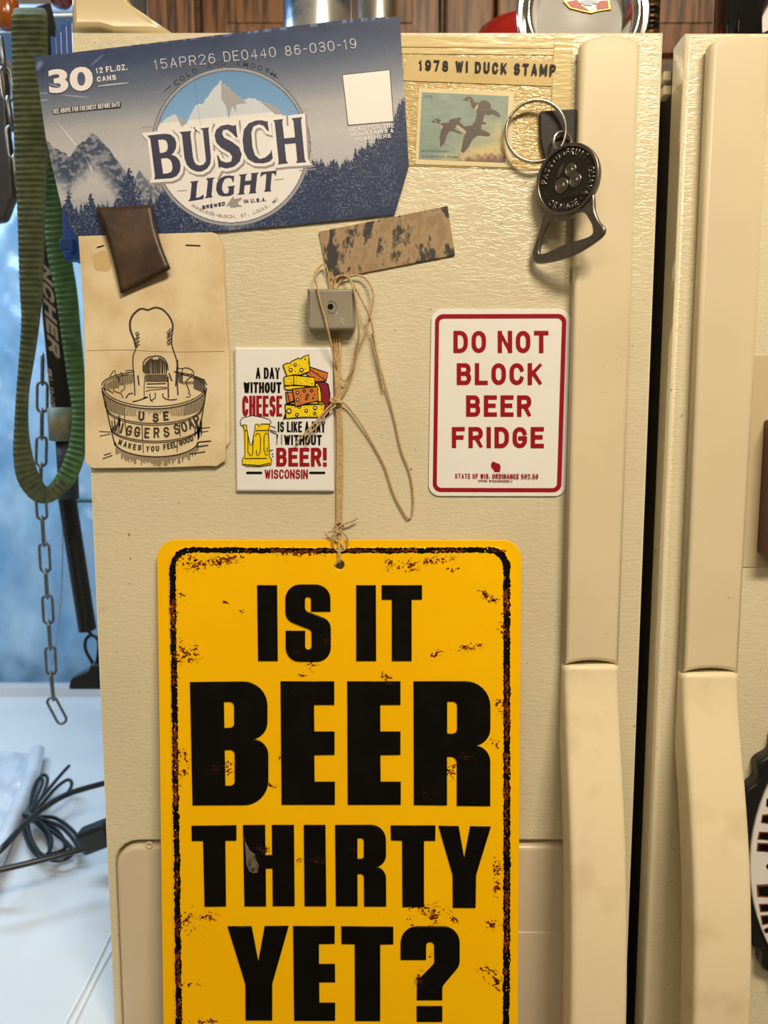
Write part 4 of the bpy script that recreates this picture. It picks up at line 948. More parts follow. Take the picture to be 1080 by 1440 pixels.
# inkjet date code, traced on two crops: left part and right part
f0 = (300, 20, 3.6)
part('date_code', join([stroke_text(XP, '15APR26', [(216, 85), (302, 76), (304, 90), (218, 99)], 1.2, .45, .0010), stroke_text(XP, 'DE0440', [(314, 74), (387, 67), (389, 81), (316, 88)], 1.2, .45, .0010), stroke_text(XP, '86-030-19', [(400, 66), (500, 55), (502, 69), (402, 80)], 1.2, .45, .0010)]), mat('pale_inkjet', alb(205, 198, 184), .5), cp)
part('slogan', arc_text(XP, 'COLD AND SMOOTH', 325, 207, 118, 118, -43, 33, 7.5, 7.5, .03, .00095), mat('slogan_print', alb(34, 38, 58), .4), cp)
part('slogan_dash', ribbon(XP, [[(232, 129), (241, 121)], [(378, 102), (392, 111)]], 1.3, .00095), navym, cp)
part('lettering', join([stroke_text(XP, 'BREWED', q4((250, 432), (482, 390), (484, 425), (256, 468), p4), 1.15, .4, .00105), stroke_text(XP, 'IN U.S.A.', q4((668, 368), (900, 348), (902, 386), (672, 408), p4), 1.15, .4, .00105)]), navym, cp)
greym = mat('grey_print', alb(150, 140, 128), .4)
part('brewer_line', arc_text(XP, 'ANHEUSER-BUSCH, ST. LOUIS, MO', 325, 207, 98, 98, 214, 138, 4.6, 4.4, .01, .00095, inward=True), greym, cp)
part('small_emblem', shape(XP, [T(*p4, [(490, 440), (530, 380), (555, 345), (570, 335), (575, 365), (655, 345), (640, 375), (610, 395), (625, 425), (650, 430), (650, 442), (600, 440), (590, 450), (530, 450), (535, 425)])], 0, .00095), greym, cp)
part('side_rule', ribbon(XP, [T(*p4, [(0, 283), (100, 275)]), T(*p4, [(980, 170), (1075, 160)])], 1.0, .00095), greym, cp)
part('medallion_trim', ribbon(XP, [[(200, 180), (222, 178)], [(222, 178), (228, 168)], [(402, 152), (409, 158)], [(409, 158), (435, 155)], [(421, 240.5), (445, 238)]], 1.6, .00083), mat('trim_print', alb(150, 144, 136), .4), cp)
# blank code label, its own caption
part('code_label', shape(XP, [T(*f0, [(652, 308), (895, 282), (916, 548), (680, 568)])], 0, .00092), mat('dark_rule', alb(48, 48, 56), .4), cp)
part('code_label_face', shape(XP, [T(*f0, [(656, 312), (891, 287), (911, 544), (684, 563)])], 0, .00100), M['white'], cp)
for body, q in (('HEAD FOR THE', ((688, 578), (914, 555), (916, 577), (690, 600))), ('MOUNTAINS &', ((694, 603), (912, 582), (914, 602), (696, 624))), ('SCAN HERE', ((715, 627), (898, 608), (900, 628), (717, 648)))):
    part('lettering', stroke_text(XP, body, q4(*q, f0), 1.1, .4, .00098), wm, cp)

# ------------------------------------------------------------------ duck stamp card in yellowed tape
dk = thing('stamp_card', 'yellowed plastic sleeve labelled 1978 WI DUCK STAMP beside the carton', 'stamp', DOOR.at(680, 236))
film = pebble('yellowed_film', alb(204, 170, 100), rough=.2, strength=.3, stain=.06)
tape = mat('yellowed_tape', alb(214, 184, 114), .2, var=.06, vscale=25, bump=.2, bscale=60, bstretch=(1, 1, 6))
tape2 = mat('darker_tape', alb(206, 172, 98), .22, var=.06, vscale=25, bump=.2, bscale=80)
part('sleeve', shape(DOOR, [[(560, 50), (804, 54), (803, 120), (800, 238), (770, 240), (560, 233)]], .0004, .0, .0001), film, dk)
part('tape_strip', shape(DOOR, [[(560, 50), (782, 56), (790, 72), (786, 78), (560, 76)]], .0003, .0005), tape, dk)
part('tape_strip', shape(DOOR, [[(780, 53), (806, 55), (803, 160), (775, 158), (777, 90)]], .0003, .0009), tape, dk)
part('tape_strip', shape(DOOR, [[(572, 78), (784, 86), (776, 122), (566, 114)]], .0003, .0006), tape2, dk)
part('tape_strip', shape(DOOR, [[(562, 64), (780, 66), (779, 69), (562, 67)]], .0003, .0009), tape2, dk)
d0 = (540, 0, 3.6)
part('lettering', stroke_text(DOOR, '1978 WI DUCK STAMP', q4((174, 306), (868, 334), (866, 390), (174, 360), d0), 2.9, .62, .0014), M['ink'], dk)
s0 = (575, 115, 6.75)
r = random.Random(2); edge = []
cs = T(*s0, [(88, 60), (1002, 100), (972, 822), (55, 790)])
for i in range(4):
    a, b = Vector(cs[i]), Vector(cs[(i + 1) % 4]); n = int((b - a).length / 3.2)
    nn = Vector(((b - a).y, -(b - a).x)).normalized()
    for k in range(n):
        p = a.lerp(b, k / n); edge.append(tuple(p)); p2 = a.lerp(b, (k + .5) / n) - nn * 1.1; edge.append(tuple(p2))
part('stamp_paper', shape(DOOR, [edge], .0003, .0006), mat('stamp_paper', alb(226, 200, 140), .5, var=.03, vscale=60), dk)
DUCKS = [T(*s0, o) for o in (
 [(508, 182), (530, 165), (545, 150), (575, 146), (600, 160), (625, 188), (610, 195), (640, 205), (665, 205), (685, 185), (720, 182), (755, 195), (778, 230), (775, 262), (830, 285), (862, 315), (865, 340), (845, 342), (800, 318), (750, 322), (715, 318), (700, 380), (735, 402), (725, 412), (690, 412), (684, 455), (765, 495), (770, 515), (745, 527), (690, 520), (645, 520), (600, 555), (570, 620), (520, 680), (490, 672), (505, 600), (520, 520), (545, 488), (520, 480), (495, 450), (440, 410), (385, 400), (378, 370), (420, 355), (498, 345), (480, 390), (525, 430), (600, 418), (605, 398), (622, 395), (645, 310), (635, 285), (590, 240), (580, 195), (540, 188)],
 [(210, 390), (240, 365), (270, 355), (305, 372), (285, 395), (300, 402), (380, 390), (440, 400), (450, 430), (430, 455), (510, 495), (500, 505), (420, 480), (390, 470), (360, 510), (340, 580), (295, 635), (292, 520), (305, 465), (325, 440), (295, 415), (270, 398), (240, 395)])]
DW = [T(*s0, o) for o in ([(620, 258), (658, 210), (652, 250), (632, 290)], [(445, 430), (465, 415), (545, 480), (520, 490), (490, 470)], [(560, 170), (578, 178), (570, 190)], [(240, 375), (262, 372), (262, 388)], [(292, 408), (320, 428), (312, 455)])]
def stamp(X, Y):
    u = (X - 588) / 135; v = (Y - 125) / 105
    C = np.zeros(X.shape + (3,)); sky = np.array((128, 142, 118.))
    C[:] = sky; C += (fbm(X * .08, Y * .2, 4)[:, None] - .5) * 26
    yw = np.clip((u * .75 + v * 1.0 - .98) * 2.4 + (fbm(X * .08, Y * .08, 3) - .5) * .7, 0, 1)[:, None]
    C = C * (1 - yw) + np.array((204, 178, 112.)) * yw
    au = np.clip((v - .93 + (u - .45) * .28 + (fbm(X * .22, Y * .22, 4) - .5) * .42) * 7, 0, 1)[:, None] * (u > .40)[:, None]
    k = fbm(X * .3 + 9, Y * .3, 3)[:, None]
    C = C * (1 - au) + (np.array((128, 66, 36.)) * (1 - k) + np.array((176, 120, 62.)) * k) * au
    br = np.clip((v - .90 + (u - .5) * .1) * 9, 0, 1)[:, None] * (u > .5)[:, None] * .7
    C = C * (1 - br) + np.array((86, 56, 50.)) * br
    for p in DUCKS:
        m = inside(p, X, Y)[:, None]; C = np.where(m, np.array((70, 52, 38.)) + (fbm(X * .5, Y * .5, 3)[:, None] - .5) * 40, C)
    for p in DW: C = np.where(inside(p, X, Y)[:, None], np.array((186, 164, 120.)), C)
    return C
SO = T(*s0, [(122, 105), (945, 143), (912, 773), (93, 738)])
part('stamp_picture', raster(DOOR, SO, .55, stamp, .00105), mat('stamp_print', (1, 1, 1), .4, attr=True), dk)
teal = mat('stamp_lettering', alb(70, 96, 104), .4)
part('lettering', text_quad(DOOR, '1978', q4((140, 135), (222, 138), (221, 162), (139, 158), s0), .02, 1, .00115), teal, dk)
part('lettering', text_quad(DOOR, '$5 WISCONSIN', q4((118, 650), (385, 655), (385, 680), (118, 675), s0), .02, 1, .00115), teal, dk)
part('lettering', text_quad(DOOR, 'WATERFOWL STAMP', q4((118, 702), (470, 712), (470, 734), (118, 724), s0), .02, 1, .00115), teal, dk)

# ------------------------------------------------------------------ plain magnets
o = part('rubber_magnet', shape(DOOR, [[(757, 160, 4), (809, 157, 3), (812, 235, 2), (765, 230, 4), (758, 200, 3)]], .0035, .0012, .0008), M['black_rubber'])
tag(o, 'black rubber magnet behind the key ring on the stamp sleeve', 'magnet')
# brown leather-like magnet, bowed outward towards its foot
def bowed(pl, quad, nu, nv, th, f):
    V = []; Fc = []
    for s_ in (0, 1):
        for j in range(nv + 1):
            for i in range(nu + 1):
                u = i / nu; v = j / nv
                ax = (quad[0][0] * (1 - u) + quad[1][0] * u) * (1 - v) + (quad[3][0] * (1 - u) + quad[2][0] * u) * v
                ay = (quad[0][1] * (1 - u) + quad[1][1] * u) * (1 - v) + (quad[3][1] * (1 - u) + quad[2][1] * u) * v
                ax += 5 * math.sin(math.pi * v) * (1 if u < .5 else -1) * abs(u - .5) * 2 * .8
                V.append(pl.at(ax, ay, f(u, v) + th * s_))
    n = (nu + 1) * (nv + 1)
    for j in range(nv):
        for i in range(nu):
            a = j * (nu + 1) + i; Fc.append((a, a + 1, a + nu + 2, a + nu + 1)); b = a + n; Fc.append((b, b + nu + 1, b + nu + 2, b + 1))
    for i in range(nu):
        a = i; Fc.append((a, a + n, a + n + 1, a + 1)); a = nv * (nu + 1) + i; Fc.append((a, a + 1, a + n + 1, a + n))
    for j in range(nv):
        a = j * (nu + 1); Fc.append((a, a + nu + 1, a + nu + 1 + n, a + n)); a += nu; Fc.append((a, a + n, a + nu + 1 + n, a + nu + 1))
    me = from_py(V, Fc); bm = bmesh.new(); bm.from_mesh(me); bmesh.ops.recalc_face_normals(bm, faces=bm.faces)
    bmesh.ops.bevel(bm, geom=[e for e in bm.edges if e.calc_face_angle(0) > 1.0], offset=.0006, segments=2, affect='EDGES')
    bm.to_mesh(me); bm.free(); me.shade_smooth(); return me
lm = mat('brown_leather', alb(86, 62, 40), .42, c2=alb(56, 38, 26), lo=.4, hi=.62, vscale=45, bump=.35, bscale=120, spec=.4)
o = part('leather_magnet', bowed(Plane(-.0044), [(137, 294), (216, 290), (243, 380), (172, 414)], 10, 14, .0035, lambda u, v: .0035 * (u * v) ** 2 + .0012 * math.sin(v * 3.1)), lm)
tag(o, 'dark brown leathery magnet pinning the carton and the booklet', 'magnet')
sm_ = bpy.data.materials.new('worn_magnet_face'); q_ = NT(sm_); q_.b.inputs['Roughness'].default_value = .6
tc = q_.n('ShaderNodeTexCoord'); mp = q_.n('ShaderNodeMapping'); mp.inputs['Scale'].default_value = (1.0, 1, .55); q_.l(tc.outputs['Object'], mp.inputs[0])
na = q_.n('ShaderNodeTexNoise'); na.inputs['Scale'].default_value = 75; na.inputs['Detail'].default_value = 9; na.inputs['Roughness'].default_value = .68; q_.l(mp.outputs[0], na.inputs['Vector'])
ra = q_.n('ShaderNodeValToRGB'); q_.l(na.outputs['Fac'], ra.inputs[0])
e = ra.color_ramp.elements; e[0].position = .50; e[0].color = (*alb(172, 138, 92), 1); e[1].position = .56; e[1].color = (*alb(46, 42, 36), 1)
x = e.new(.42); x.color = (*alb(150, 118, 76), 1); q_.l(ra.outputs[0], q_.b.inputs['Base Color'])
o = part('magnet_strip', shape(DOOR, [T(320, 280, 3.1765, [(408, 148, 4), (982, 33, 4), (1015, 252, 3), (450, 362, 4)])], .0016, 0.0, .0002), sm_)
tag(o, 'flat tan magnet strip blotched with black, slanting above the metal magnet', 'magnet')
mg = thing('metal_magnet', 'square grey steel-cased magnet with a centre hole holding the twine', 'magnet', DOOR.at(467, 468))
MG = Plane(-.0)
m0 = (430, 350, 6.353)
me = shape(Plane(-.006), [T(*m0, [(20, 368, 14), (446, 368, 14), (446, 730, 34), (22, 730, 34)])], .0118, -.006, .0016, bres=3)
part('steel_case', me, mat('worn_steel', alb(156, 140, 112), .3, .15, var=.1, vscale=60, bump=.08, bscale=60), mg, sm=False)
part('rivet_hole', shape(Plane(-.0), [T(*m0, circ(232, 540, 26, 16))], .0002, .0119), M['ink'], mg)
part('hole_rim', ribbon(Plane(-.0), [T(*m0, [(210, 500), (240, 492), (275, 510), (285, 545), (265, 590), (235, 598), (208, 575)])], .8, .0121), mat('rim_grey', alb(110, 100, 84), .4, .3), mg)
part('scratch', ribbon(Plane(-.0), [T(*m0, [(275, 585), (298, 608)]), T(*m0, [(320, 635), (330, 650), (350, 655)]), T(*m0, [(325, 660), (350, 695)])], .7, .0121), mat('bright_scratch', alb(226, 214, 190), .3), mg)

# ------------------------------------------------------------------ key ring and bottle opener
KD = .0075
kr = thing('bottle_opener', 'pewter bottle opener keychain with PASSIONFRUIT GUAVA ORANGE medallion hanging from a split ring', 'keychain', DOOR.at(790, 366))
def ring3(pl, cx, cy, r_m, wire, off, tilt=0.0, roll=0.0, n=40, a0=0, a1=360):
    c = pl.at(cx, cy, off); pts = []
    for i in range(n + 1 if a1 - a0 < 360 else n):
        a = math.radians(a0 + (a1 - a0) * i / n)
        x, z = r_m * math.cos(a), r_m * math.sin(a); x2 = x * math.cos(tilt); y2 = -x * math.sin(tilt)
        pts.append(c + Vector((x2 * math.cos(roll) - z * math.sin(roll), y2, x2 * math.sin(roll) + z * math.cos(roll))))
    return tube(pts, wire, 10, 1, closed=(a1 - a0 >= 360), raw=True)
PXk = .00049
part('split_ring', ring3(DOOR, 750, 191.5, 38.2 * PXk, .0009, .0072, .08), M['steel'], kr)
part('split_ring', ring3(DOOR, 750, 191.5, 38.0 * PXk, .0008, .0089, .08, a0=-190, a1=152), M['steel'], kr)
part('jump_ring', ring3(DOOR, 786.5, 206.5, 12.6 * PXk, .0010, .0088, -.3, n=28), M['steel'], kr)
KO = DOOR.at(789.5, 267, .020); ka = math.radians(-40); kroll = math.radians(-5)
def kmat():
    R = Matrix.Rotation(ka, 4, 'Z') @ Matrix.Rotation(-kroll, 4, 'Y')
    return Matrix.Translation(KO) @ R
g5 = (690, 130, 5.5375)
def kloc(x, y):
    px_, py_ = g5[0] + x / g5[2], g5[1] + y / g5[2]
    dx, dy = px_ - 789.8, py_ - 268.0
    lx, lz = dx * PXk / .78, -dy * PXk
    c, s_ = math.cos(kroll), math.sin(kroll)
    return (lx * c + lz * s_, -lx * s_ + lz * c)
def kshape(outs, th, base, bev=0.0, bres=2, px=True):
    sp = [fillet([(*kloc(p[0], p[1]), *([p[2] * PXk / g5[2]] if len(p) > 2 else [])) for p in o]) if px else o for o in outs]
    me = curve_mesh(sp, max(th / 2 - bev, 0), bev, -bev, bres)
    me.transform(kmat() @ Matrix.Rotation(math.pi / 2, 4, 'X') @ Matrix.Translation((0, 0, base + th / 2)))
    return me
body_o = [(470, 900), (405, 960), (385, 1060), (358, 1160), (340, 1235), (352, 1290), (400, 1312), (500, 1308), (600, 1288), (690, 1245), (765, 1190), (778, 1140), (745, 1085), (718, 1010), (700, 880), (600, 850)]
body_h = [(462, 1032), (520, 1040), (570, 1030), (620, 1002), (655, 1012), (682, 1060), (702, 1110), (700, 1168), (620, 1190), (540, 1202), (470, 1228), (412, 1242), (388, 1232), (398, 1150), (425, 1072)]
def sm2(o): return [tuple(p) for p in smooth([Vector(p) for p in o], 4, True)]
me = kshape([sm2(body_o), sm2(body_h)], .0030, -.0012, .0012, 3)
part('opener_loop', me, M['pewter'], kr)
RD = 43.5 * PXk
def cir(r_, n=56): return [(r_ * math.cos(6.28318 * i / n), r_ * math.sin(6.28318 * i / n)) for i in range(n)]
part('medallion_rim', kshape([cir(RD), cir(RD * .90)], .0042, -.0010, .0007, 3, px=False), M['pewter'], kr)
part('medallion_face', kshape([cir(RD * .93)], .0028, -.0010, .0001, 1, px=False), M['pewter_dark'], kr)
class KP:            # a plane-like adaptor so that letters can be laid on the turned medallion
    n = (kmat().to_3x3() @ Vector((0, -1, 0)))
    def at(s, x, y, off=0.0): return kmat() @ Vector((x * .001, -off, -y * .001))
    def uv(s, x, y): return (x * .001, -y * .001)
    def mat(s, off=0.0): return kmat() @ Matrix.Rotation(math.pi / 2, 4, 'X') @ Matrix.Translation((0, 0, off))
kp = KP(); rt_ = RD * 1000 * .76
part('raised_letters', join([arc_text(kp, 'PASSIONFRUIT', 0, 0, rt_, rt_, -96, 48, 4.2, 2.9, .03, .0018, thick=.0006), arc_text(kp, 'GUAVA', 0, 0, rt_, rt_, 68, 130, 4.2, 3.0, .03, .0018, thick=.0006),
     arc_text(kp, 'ORANGE', 0, 0, rt_, rt_, 222, 146, 4.2, 3.2, .03, .0018, inward=True, thick=.0006), arc_text(kp, '···', 0, 0, rt_, rt_, 38, 78, 3, 3, 0, .0018, thick=.0005) if False else arc_text(kp, '·', 0, 0, rt_, rt_, 56, 60, 3, 3.4, 0, .0018, thick=.0005),
     arc_text(kp, '·', 0, 0, rt_, rt_, 136, 140, 3, 3.4, 0, .0018, thick=.0005), arc_text(kp, '·', 0, 0, rt_, rt_, 242, 246, 3, 3.4, 0, .0018, thick=.0005)]), M['pewter'], kr)
def fruit(cx, cz, r_, rings=True):
    c = kmat() @ Vector((cx * .001, -.0018, -cz * .001)); R = kmat().to_3x3().to_4x4() @ Matrix.Rotation(math.pi / 2, 4, 'X')
    f = lathe([(r_, 0), (r_ * .98, .0006), (r_ * .84, .0009), (r_ * .74, .0004), (r_ * .45, .0004), (r_ * .35, .0009), (0, .0010)], c, seg=24, mat=R)
    return f
part('fruit_relief', fruit(-3.6, 3.2, .0048), M['pewter'], kr); part('fruit_relief', fruit(5.4, 1.0, .0043), M['pewter'], kr); part('fruit_relief', fruit(1.6, -5.4, .0040), M['pewter'], kr)
part('leaf_relief', kshape([[(490, 735), (505, 680), (528, 645), (520, 700), (505, 740)]], .0006, .0018), M['pewter'], kr)
lug0 = DOOR.at(793, 224, .0105)
part('lug', tube([DOOR.at(782, 228, .013), DOOR.at(786, 220, .0135), DOOR.at(792, 216, .0135), DOOR.at(796, 222, .014), DOOR.at(795, 232, .0155)], .0013, 8), M['pewter'], kr)

# ------------------------------------------------------------------ twine
tw = thing('twine', 'jute twine looped through the steel magnet and tied to the yellow sign', 'twine', DOOR.at(478, 800))
u1_ = (320, 470, 3.857); u2_ = (430, 350, 6.353); u3_ = (440, 720, 13.5)
def strand(tr, pts, offs, rad=.00064, nm='strand'):
    P = T(*tr, pts); n = len(P); O = offs if isinstance(offs, list) else [offs] * n
    O = [O[int(i * len(O) / n)] for i in range(n)]
    pts3 = smooth([DOOR.at(p[0], p[1], o_) for p, o_ in zip(P, O)], 8)
    r = random.Random(int(P[0][0] * 7)); 
    part(nm, tube(pts3, rad, 8, raw=True), M['twine'], tw)
# bundle from behind the magnet down to the sign
for i, (a, b, c) in enumerate(((222, 240, 575), (245, 262, 585), (268, 280, 592), (290, 300, 600), (302, 310, 606))):
    xa = 430 + a / 6.353; xb = 430 + b / 6.353; xc = 320 + c / 3.857
    pts = [(xa, 462), (xb, 490), (472 + i * 1.5, 530), (474 + i * 1.3, 565), (475 + i * 1.6, 620), (474 + i * 1.8, 680), (474.0 + i * 1.5, 738)]
    strand((0, 0, 1), pts, [.0012, .002, .0045, .0045, .003, .002, .002])
# loops around the top
strand(u2_, [(225, 400), (215, 330), (195, 200), (160, 150), (110, 200), (95, 270), (115, 360), (140, 480), (180, 620), (215, 760), (255, 950), (300, 1110), (345, 1185), (390, 1140), (450, 1010), (475, 850), (478, 720), (465, 560), (440, 420), (405, 310), (350, 255), (290, 260), (262, 300), (255, 360)],
       [.002, .002, .004, .004, .006, .0135, .0138, .0138, .0138, .0138, .009, .004, .005, .006, .008, .010, .0135, .014, .0135, .008, .004, .003, .002, .002])
strand(u2_, [(235, 380), (240, 290), (300, 250), (370, 262), (430, 340), (480, 430), (530, 530), (580, 640), (610, 780), (630, 920), (660, 1080), (695, 1271)], [.002, .003, .006, .009, .010, .008, .006, .004, .003])
strand(u1_, [(783, 0), (810, 110), (850, 260), (900, 440), (940, 620), (985, 740), (1005, 850), (1005, 950), (988, 996), (960, 975), (900, 860), (850, 710), (780, 580), (720, 480), (650, 390), (600, 360), (580, 375)], [.003, .002, .002, .002, .002, .002, .003, .005])
strand(u2_, [(280, 390), (300, 310), (370, 262), (450, 245), (520, 265), (575, 330), (603, 420), (598, 520), (570, 640), (530, 780), (480, 880), (430, 1030), (400, 1140), (340, 1271)], [.002, .003, .004, .005, .006, .006, .006, .005, .004, .004])
strand(u1_, [(718, 0), (700, 100), (680, 210), (650, 290), (610, 350), (570, 380), (540, 410), (470, 490), (375, 590)], [.004, .003, .003, .004, .006, .007, .008, .007])
strand(u1_, [(600, 340), (560, 360), (590, 385), (540, 430), (490, 500), (460, 530), (435, 585)], [.006, .0075, .008, .008, .008, .007])
for i in range(3): part('knot', ring3(DOOR, 473.5 + i * 1.2, 566 + i * 1.2, .0022, .00085, .0055 + .0006 * i, .5 * i, .8 * i, 14), M['twine'], tw)
# lower knot and the eye around the sign's hole
strand(u3_, [(470, 170), (440, 230), (470, 290), (540, 290), (580, 250), (530, 180), (480, 200)], .004)
strand(u3_, [(845, 100), (740, 165), (620, 200), (540, 235), (500, 270), (400, 335), (300, 365)], [.005, .005, .006, .006, .005])
strand(u3_, [(540, 310), (440, 400), (395, 520), (420, 640), (500, 705), (590, 690), (660, 610), (675, 500), (630, 400), (550, 320)], .0085)
strand(u3_, [(245, 375), (300, 430), (380, 475), (460, 520), (540, 570), (580, 630), (540, 690)], .0072)
strand(u3_, [(500, 270), (515, 400), (500, 560), (495, 720), (490, 860), (440, 960), (425, 1010)], [.004, .005, .007, .0085, .0085, .0085, .0055])
strand(u3_, [(530, 270), (535, 420), (520, 600), (525, 750), (515, 900), (500, 930)], [.004, .005, .0075, .0085, .0085, .0075, .004])

# ------------------------------------------------------------------ workbench corner on the left
BZ = 0.98
bluish = mat('bench_laminate', (0.66, 0.70, 0.75), 0.16, var=.05, vscale=5, spec=.5)
wb = thing('workbench', 'white laminate workbench left of the refrigerator', 'workbench', (-0.8, 0.3, 0))
BX0, BX1 = -1.45, XL - 0.001
part('bench_top', box(BX0, BX1, -0.06, 0.735, BZ - .03, BZ, .003), bluish, wb)
part('back_lip', box(BX0, BX1, 0.714, 0.735, BZ - .005, BZ + .0185, .002), mat('bench_lip', (0.55, 0.58, 0.62), .3), wb)
part('bench_base', box(BX0 + .02, BX1 - .02, -0.03, 0.72, 0.0, BZ - .03, .003), M['paint'], wb)
# hanging film of blue plastic behind the bench
V = []; Fc = []; nx, nz = 150, 120
for j in range(nz + 1):
    for i in range(nx + 1):
        x = -1.4 + 1.0 * i / nx; z = BZ + .001 + (aty(10, 112, .76).z - BZ) * j / nz
        f = mnoise.fractal(Vector((x * 5 + z * 2.0, z * 3.2, 1.3)), .6, 2.2, 5); g = mnoise.fractal(Vector((x * 22 - z * 12, z * 6, 4.3)), .5, 2, 3)
        V.append((x, .760 - .012 * max(-1.4, min(1.6, f)) - .003 * g, z))
for j in range(nz):
    for i in range(nx): a = j * (nx + 1) + i; Fc.append((a, a + 1, a + nx + 2, a + nx + 1))
me = from_py(V, Fc); me.shade_smooth()
pm = mat('blue_plastic_film', (0.13, 0.30, 0.52), .25, c2=(0.32, 0.50, 0.68), lo=.40, hi=.66, vscale=7, stretch=(1.6, 1, .8), detail=9, spec=.7, bump=.25, bscale=40, bstretch=(2, 1, 1))
o = part('plastic_sheet', me, pm); tag(o, 'wrinkled pale blue plastic sheet hanging behind the workbench', 'sheet')
# shelf rail, wire and small things above
sh = thing('wire_shelf', 'blue grey shelf rail with a white wire at the top left', 'shelf', aty(40, 30, .42))
a, b = aty(-60, 18, .44), aty(103, 18, .44); zt2 = aty(0, 4, .44).z
part('shelf_rail', box(a.x, b.x + .03, .44, .735, b.z, zt2, .003), mat('rail_blue_grey', rgb(120, 142, 170), .4), sh)
part('bracket', box(b.x + .012, b.x + .030, .73, .80, b.z, zt2, .001), M['steel'], sh)
part('wire', tube([aty(-40, 26, .42), aty(60, 22, .42), aty(150, 20, .42)], .0016, raw=True), mat('white_wire_or_glint', rgb(225, 215, 195), .4), sh)
part('wire', tube([aty(-40, 46, .42), aty(60, 46, .42), aty(150, 45, .42)], .0014, raw=True), mat('grey_wire', rgb(120, 118, 112), .4), sh)
# green ratchet strap
def strap(path, y, m, name, root, ribs=True):
    """path: (px, py, width px, extra depth); a woven ribbon with cross ribs"""
    P = smooth([Vector((p[0], p[1], p[2], )) for p in path], 10); D = smooth([Vector((p[3], 0, 0)) for p in path], 10)
    fine = []
    for i in range(len(P) - 1):
        n = max(1, int((Vector(P[i + 1][:2]) - Vector(P[i][:2])).length / 1.3))
        for k in range(n): fine.append((P[i].lerp(P[i + 1], k / n), D[i].x * (1 - k / n) + D[i + 1].x * k / n))
    rings = []; s_ = 0; last = None
    for i, (p, d) in enumerate(fine):
        q = Vector(p[:2]); 
        if last is not None: s_ += (q - last).length
        last = q; nx_ = Vector(fine[min(i + 2, len(fine) - 1)][0][:2]) - Vector(fine[max(i - 2, 0)][0][:2]); nx_.normalize()
        w2 = Vector((nx_.y, -nx_.x)) * p[2] / 2
        if w2.x < 0: w2 = -w2
        t = .0012 + (.0016 * (.5 + .5 * math.sin(s_ / 8.2 * 6.283)) if ribs else 0)
        ring = []
        for k in range(7):
            u = k / 6 * 2 - 1; edge_ = (1 - abs(u) ** 6)
            a_ = aty(q.x + w2.x * u, q.y + w2.y * u, y + d); ring.append(a_ + Vector((0, -t * (.5 + .5 * edge_), 0)))
        for k in range(6, -1, -1):
            u = k / 6 * 2 - 1; a_ = aty(q.x + w2.x * u, q.y + w2.y * u, y + d); ring.append(a_ + Vector((0, .0012, 0)))
        rings.append(ring)
    return part(name, loft(rings), m, root, sm=False)
sp_ = thing('ratchet_strap', 'olive green webbing strap looped over a peg at the left', 'strap', aty(60, 708, .2))
g1 = mat('olive_webbing', rgb(82, 90, 62), .85, c2=rgb(64, 72, 46), lo=.35, hi=.65, vscale=120, bump=.5, bscale=900)
g2 = mat('green_webbing', rgb(84, 118, 68), .8, c2=rgb(66, 98, 54), lo=.35, hi=.65, vscale=120, bump=.5, bscale=900)
strap([(42, 12, 38, .03), (42, 20, 48, .0), (42, 60, 50, 0), (43, 150, 48, 0), (44, 240, 44, 0), (44, 300, 38, 0), (44, 400, 32, 0), (43, 450, 25, 0), (38, 500, 21, 0), (32, 550, 17, 0), (30, 600, 19, 0), (32, 640, 26, 0), (40, 672, 30, .002), (56, 694, 26, .008), (74, 694, 20, .016), (92, 676, 16, .02)], .19, g1, 'webbing', sp_)
strap([(62, 30, 18, .05), (68, 120, 30, .05), (72, 220, 30, .05), (76, 290, 30, .05), (82, 350, 32, .05), (93, 410, 30, .05), (100, 470, 27, .05), (107, 530, 24, .05), (112, 580, 20, .045), (110, 620, 23, .04), (103, 650, 26, .035), (90, 676, 26, .03), (72, 692, 20, .026), (56, 690, 14, .022)], .19, g2, 'webbing', sp_)
strap([(60, 8, 22, .03), (68, 40, 20, .03), (78, 110, 16, .035), (84, 170, 12, .04)], .20, mat('dark_webbing', rgb(24, 26, 18), .9), 'webbing', sp_, False)
part('peg', tube([aty(40, 22, .24), aty(41, 22, .425)], .006, raw=True), M['steel'], sp_)
o = part('amber_handle', lathe([(0, 0), (.008, .002), (.0105, .012), (.0105, .026), (.007, .036), (0, .038)], aty(12, 44, .26), seg=20), mat('amber_plastic', rgb(150, 78, 24), .2, coat=.6)); tag(o, 'small amber plastic handle beside the top of the strap', 'tool handle')
o = part('red_ball', lathe([(0, 0), (.008, .002), (.013, .010), (.013, .03), (0, .036)], aty(86, 11, .30), seg=20), mat('dark_red_gloss', rgb(110, 20, 18), .2, coat=.6)); tag(o, 'dark red glossy ball peeking beside the hinge cover', 'ball')
# blue comb-like rack just behind the carton
br_ = thing('blue_rack', 'blue plastic ribbed rack mostly hidden behind the carton', 'rack', aty(95, 370, .10))
bm_ = mat('blue_plastic', rgb(28, 74, 150), .35)
p0 = aty(80, 366, .14); 
part('rack_back', box(aty(86, 300, .14).x, XL + .006, .140, .150, p0.z, aty(90, 60, .14).z, .002), bm_, br_)
for k, (x0_, y0_) in enumerate(((77, 52), (84, 44), (92, 36), (100, 32))):
    x_ = aty(x0_, 60, .12).x; part('rib', box(x_ - .0028, x_ + .0028, .118, .142, aty(x0_, 92 if k < 2 else 366, .12).z, aty(x0_, y0_, .12).z, .0012), bm_, br_)
part('rack_foot', box(aty(88, 350, .12).x, aty(108, 350, .12).x, .112, .145, aty(90, 356, .12).z, aty(90, 338, .12).z, .002), bm_, br_)
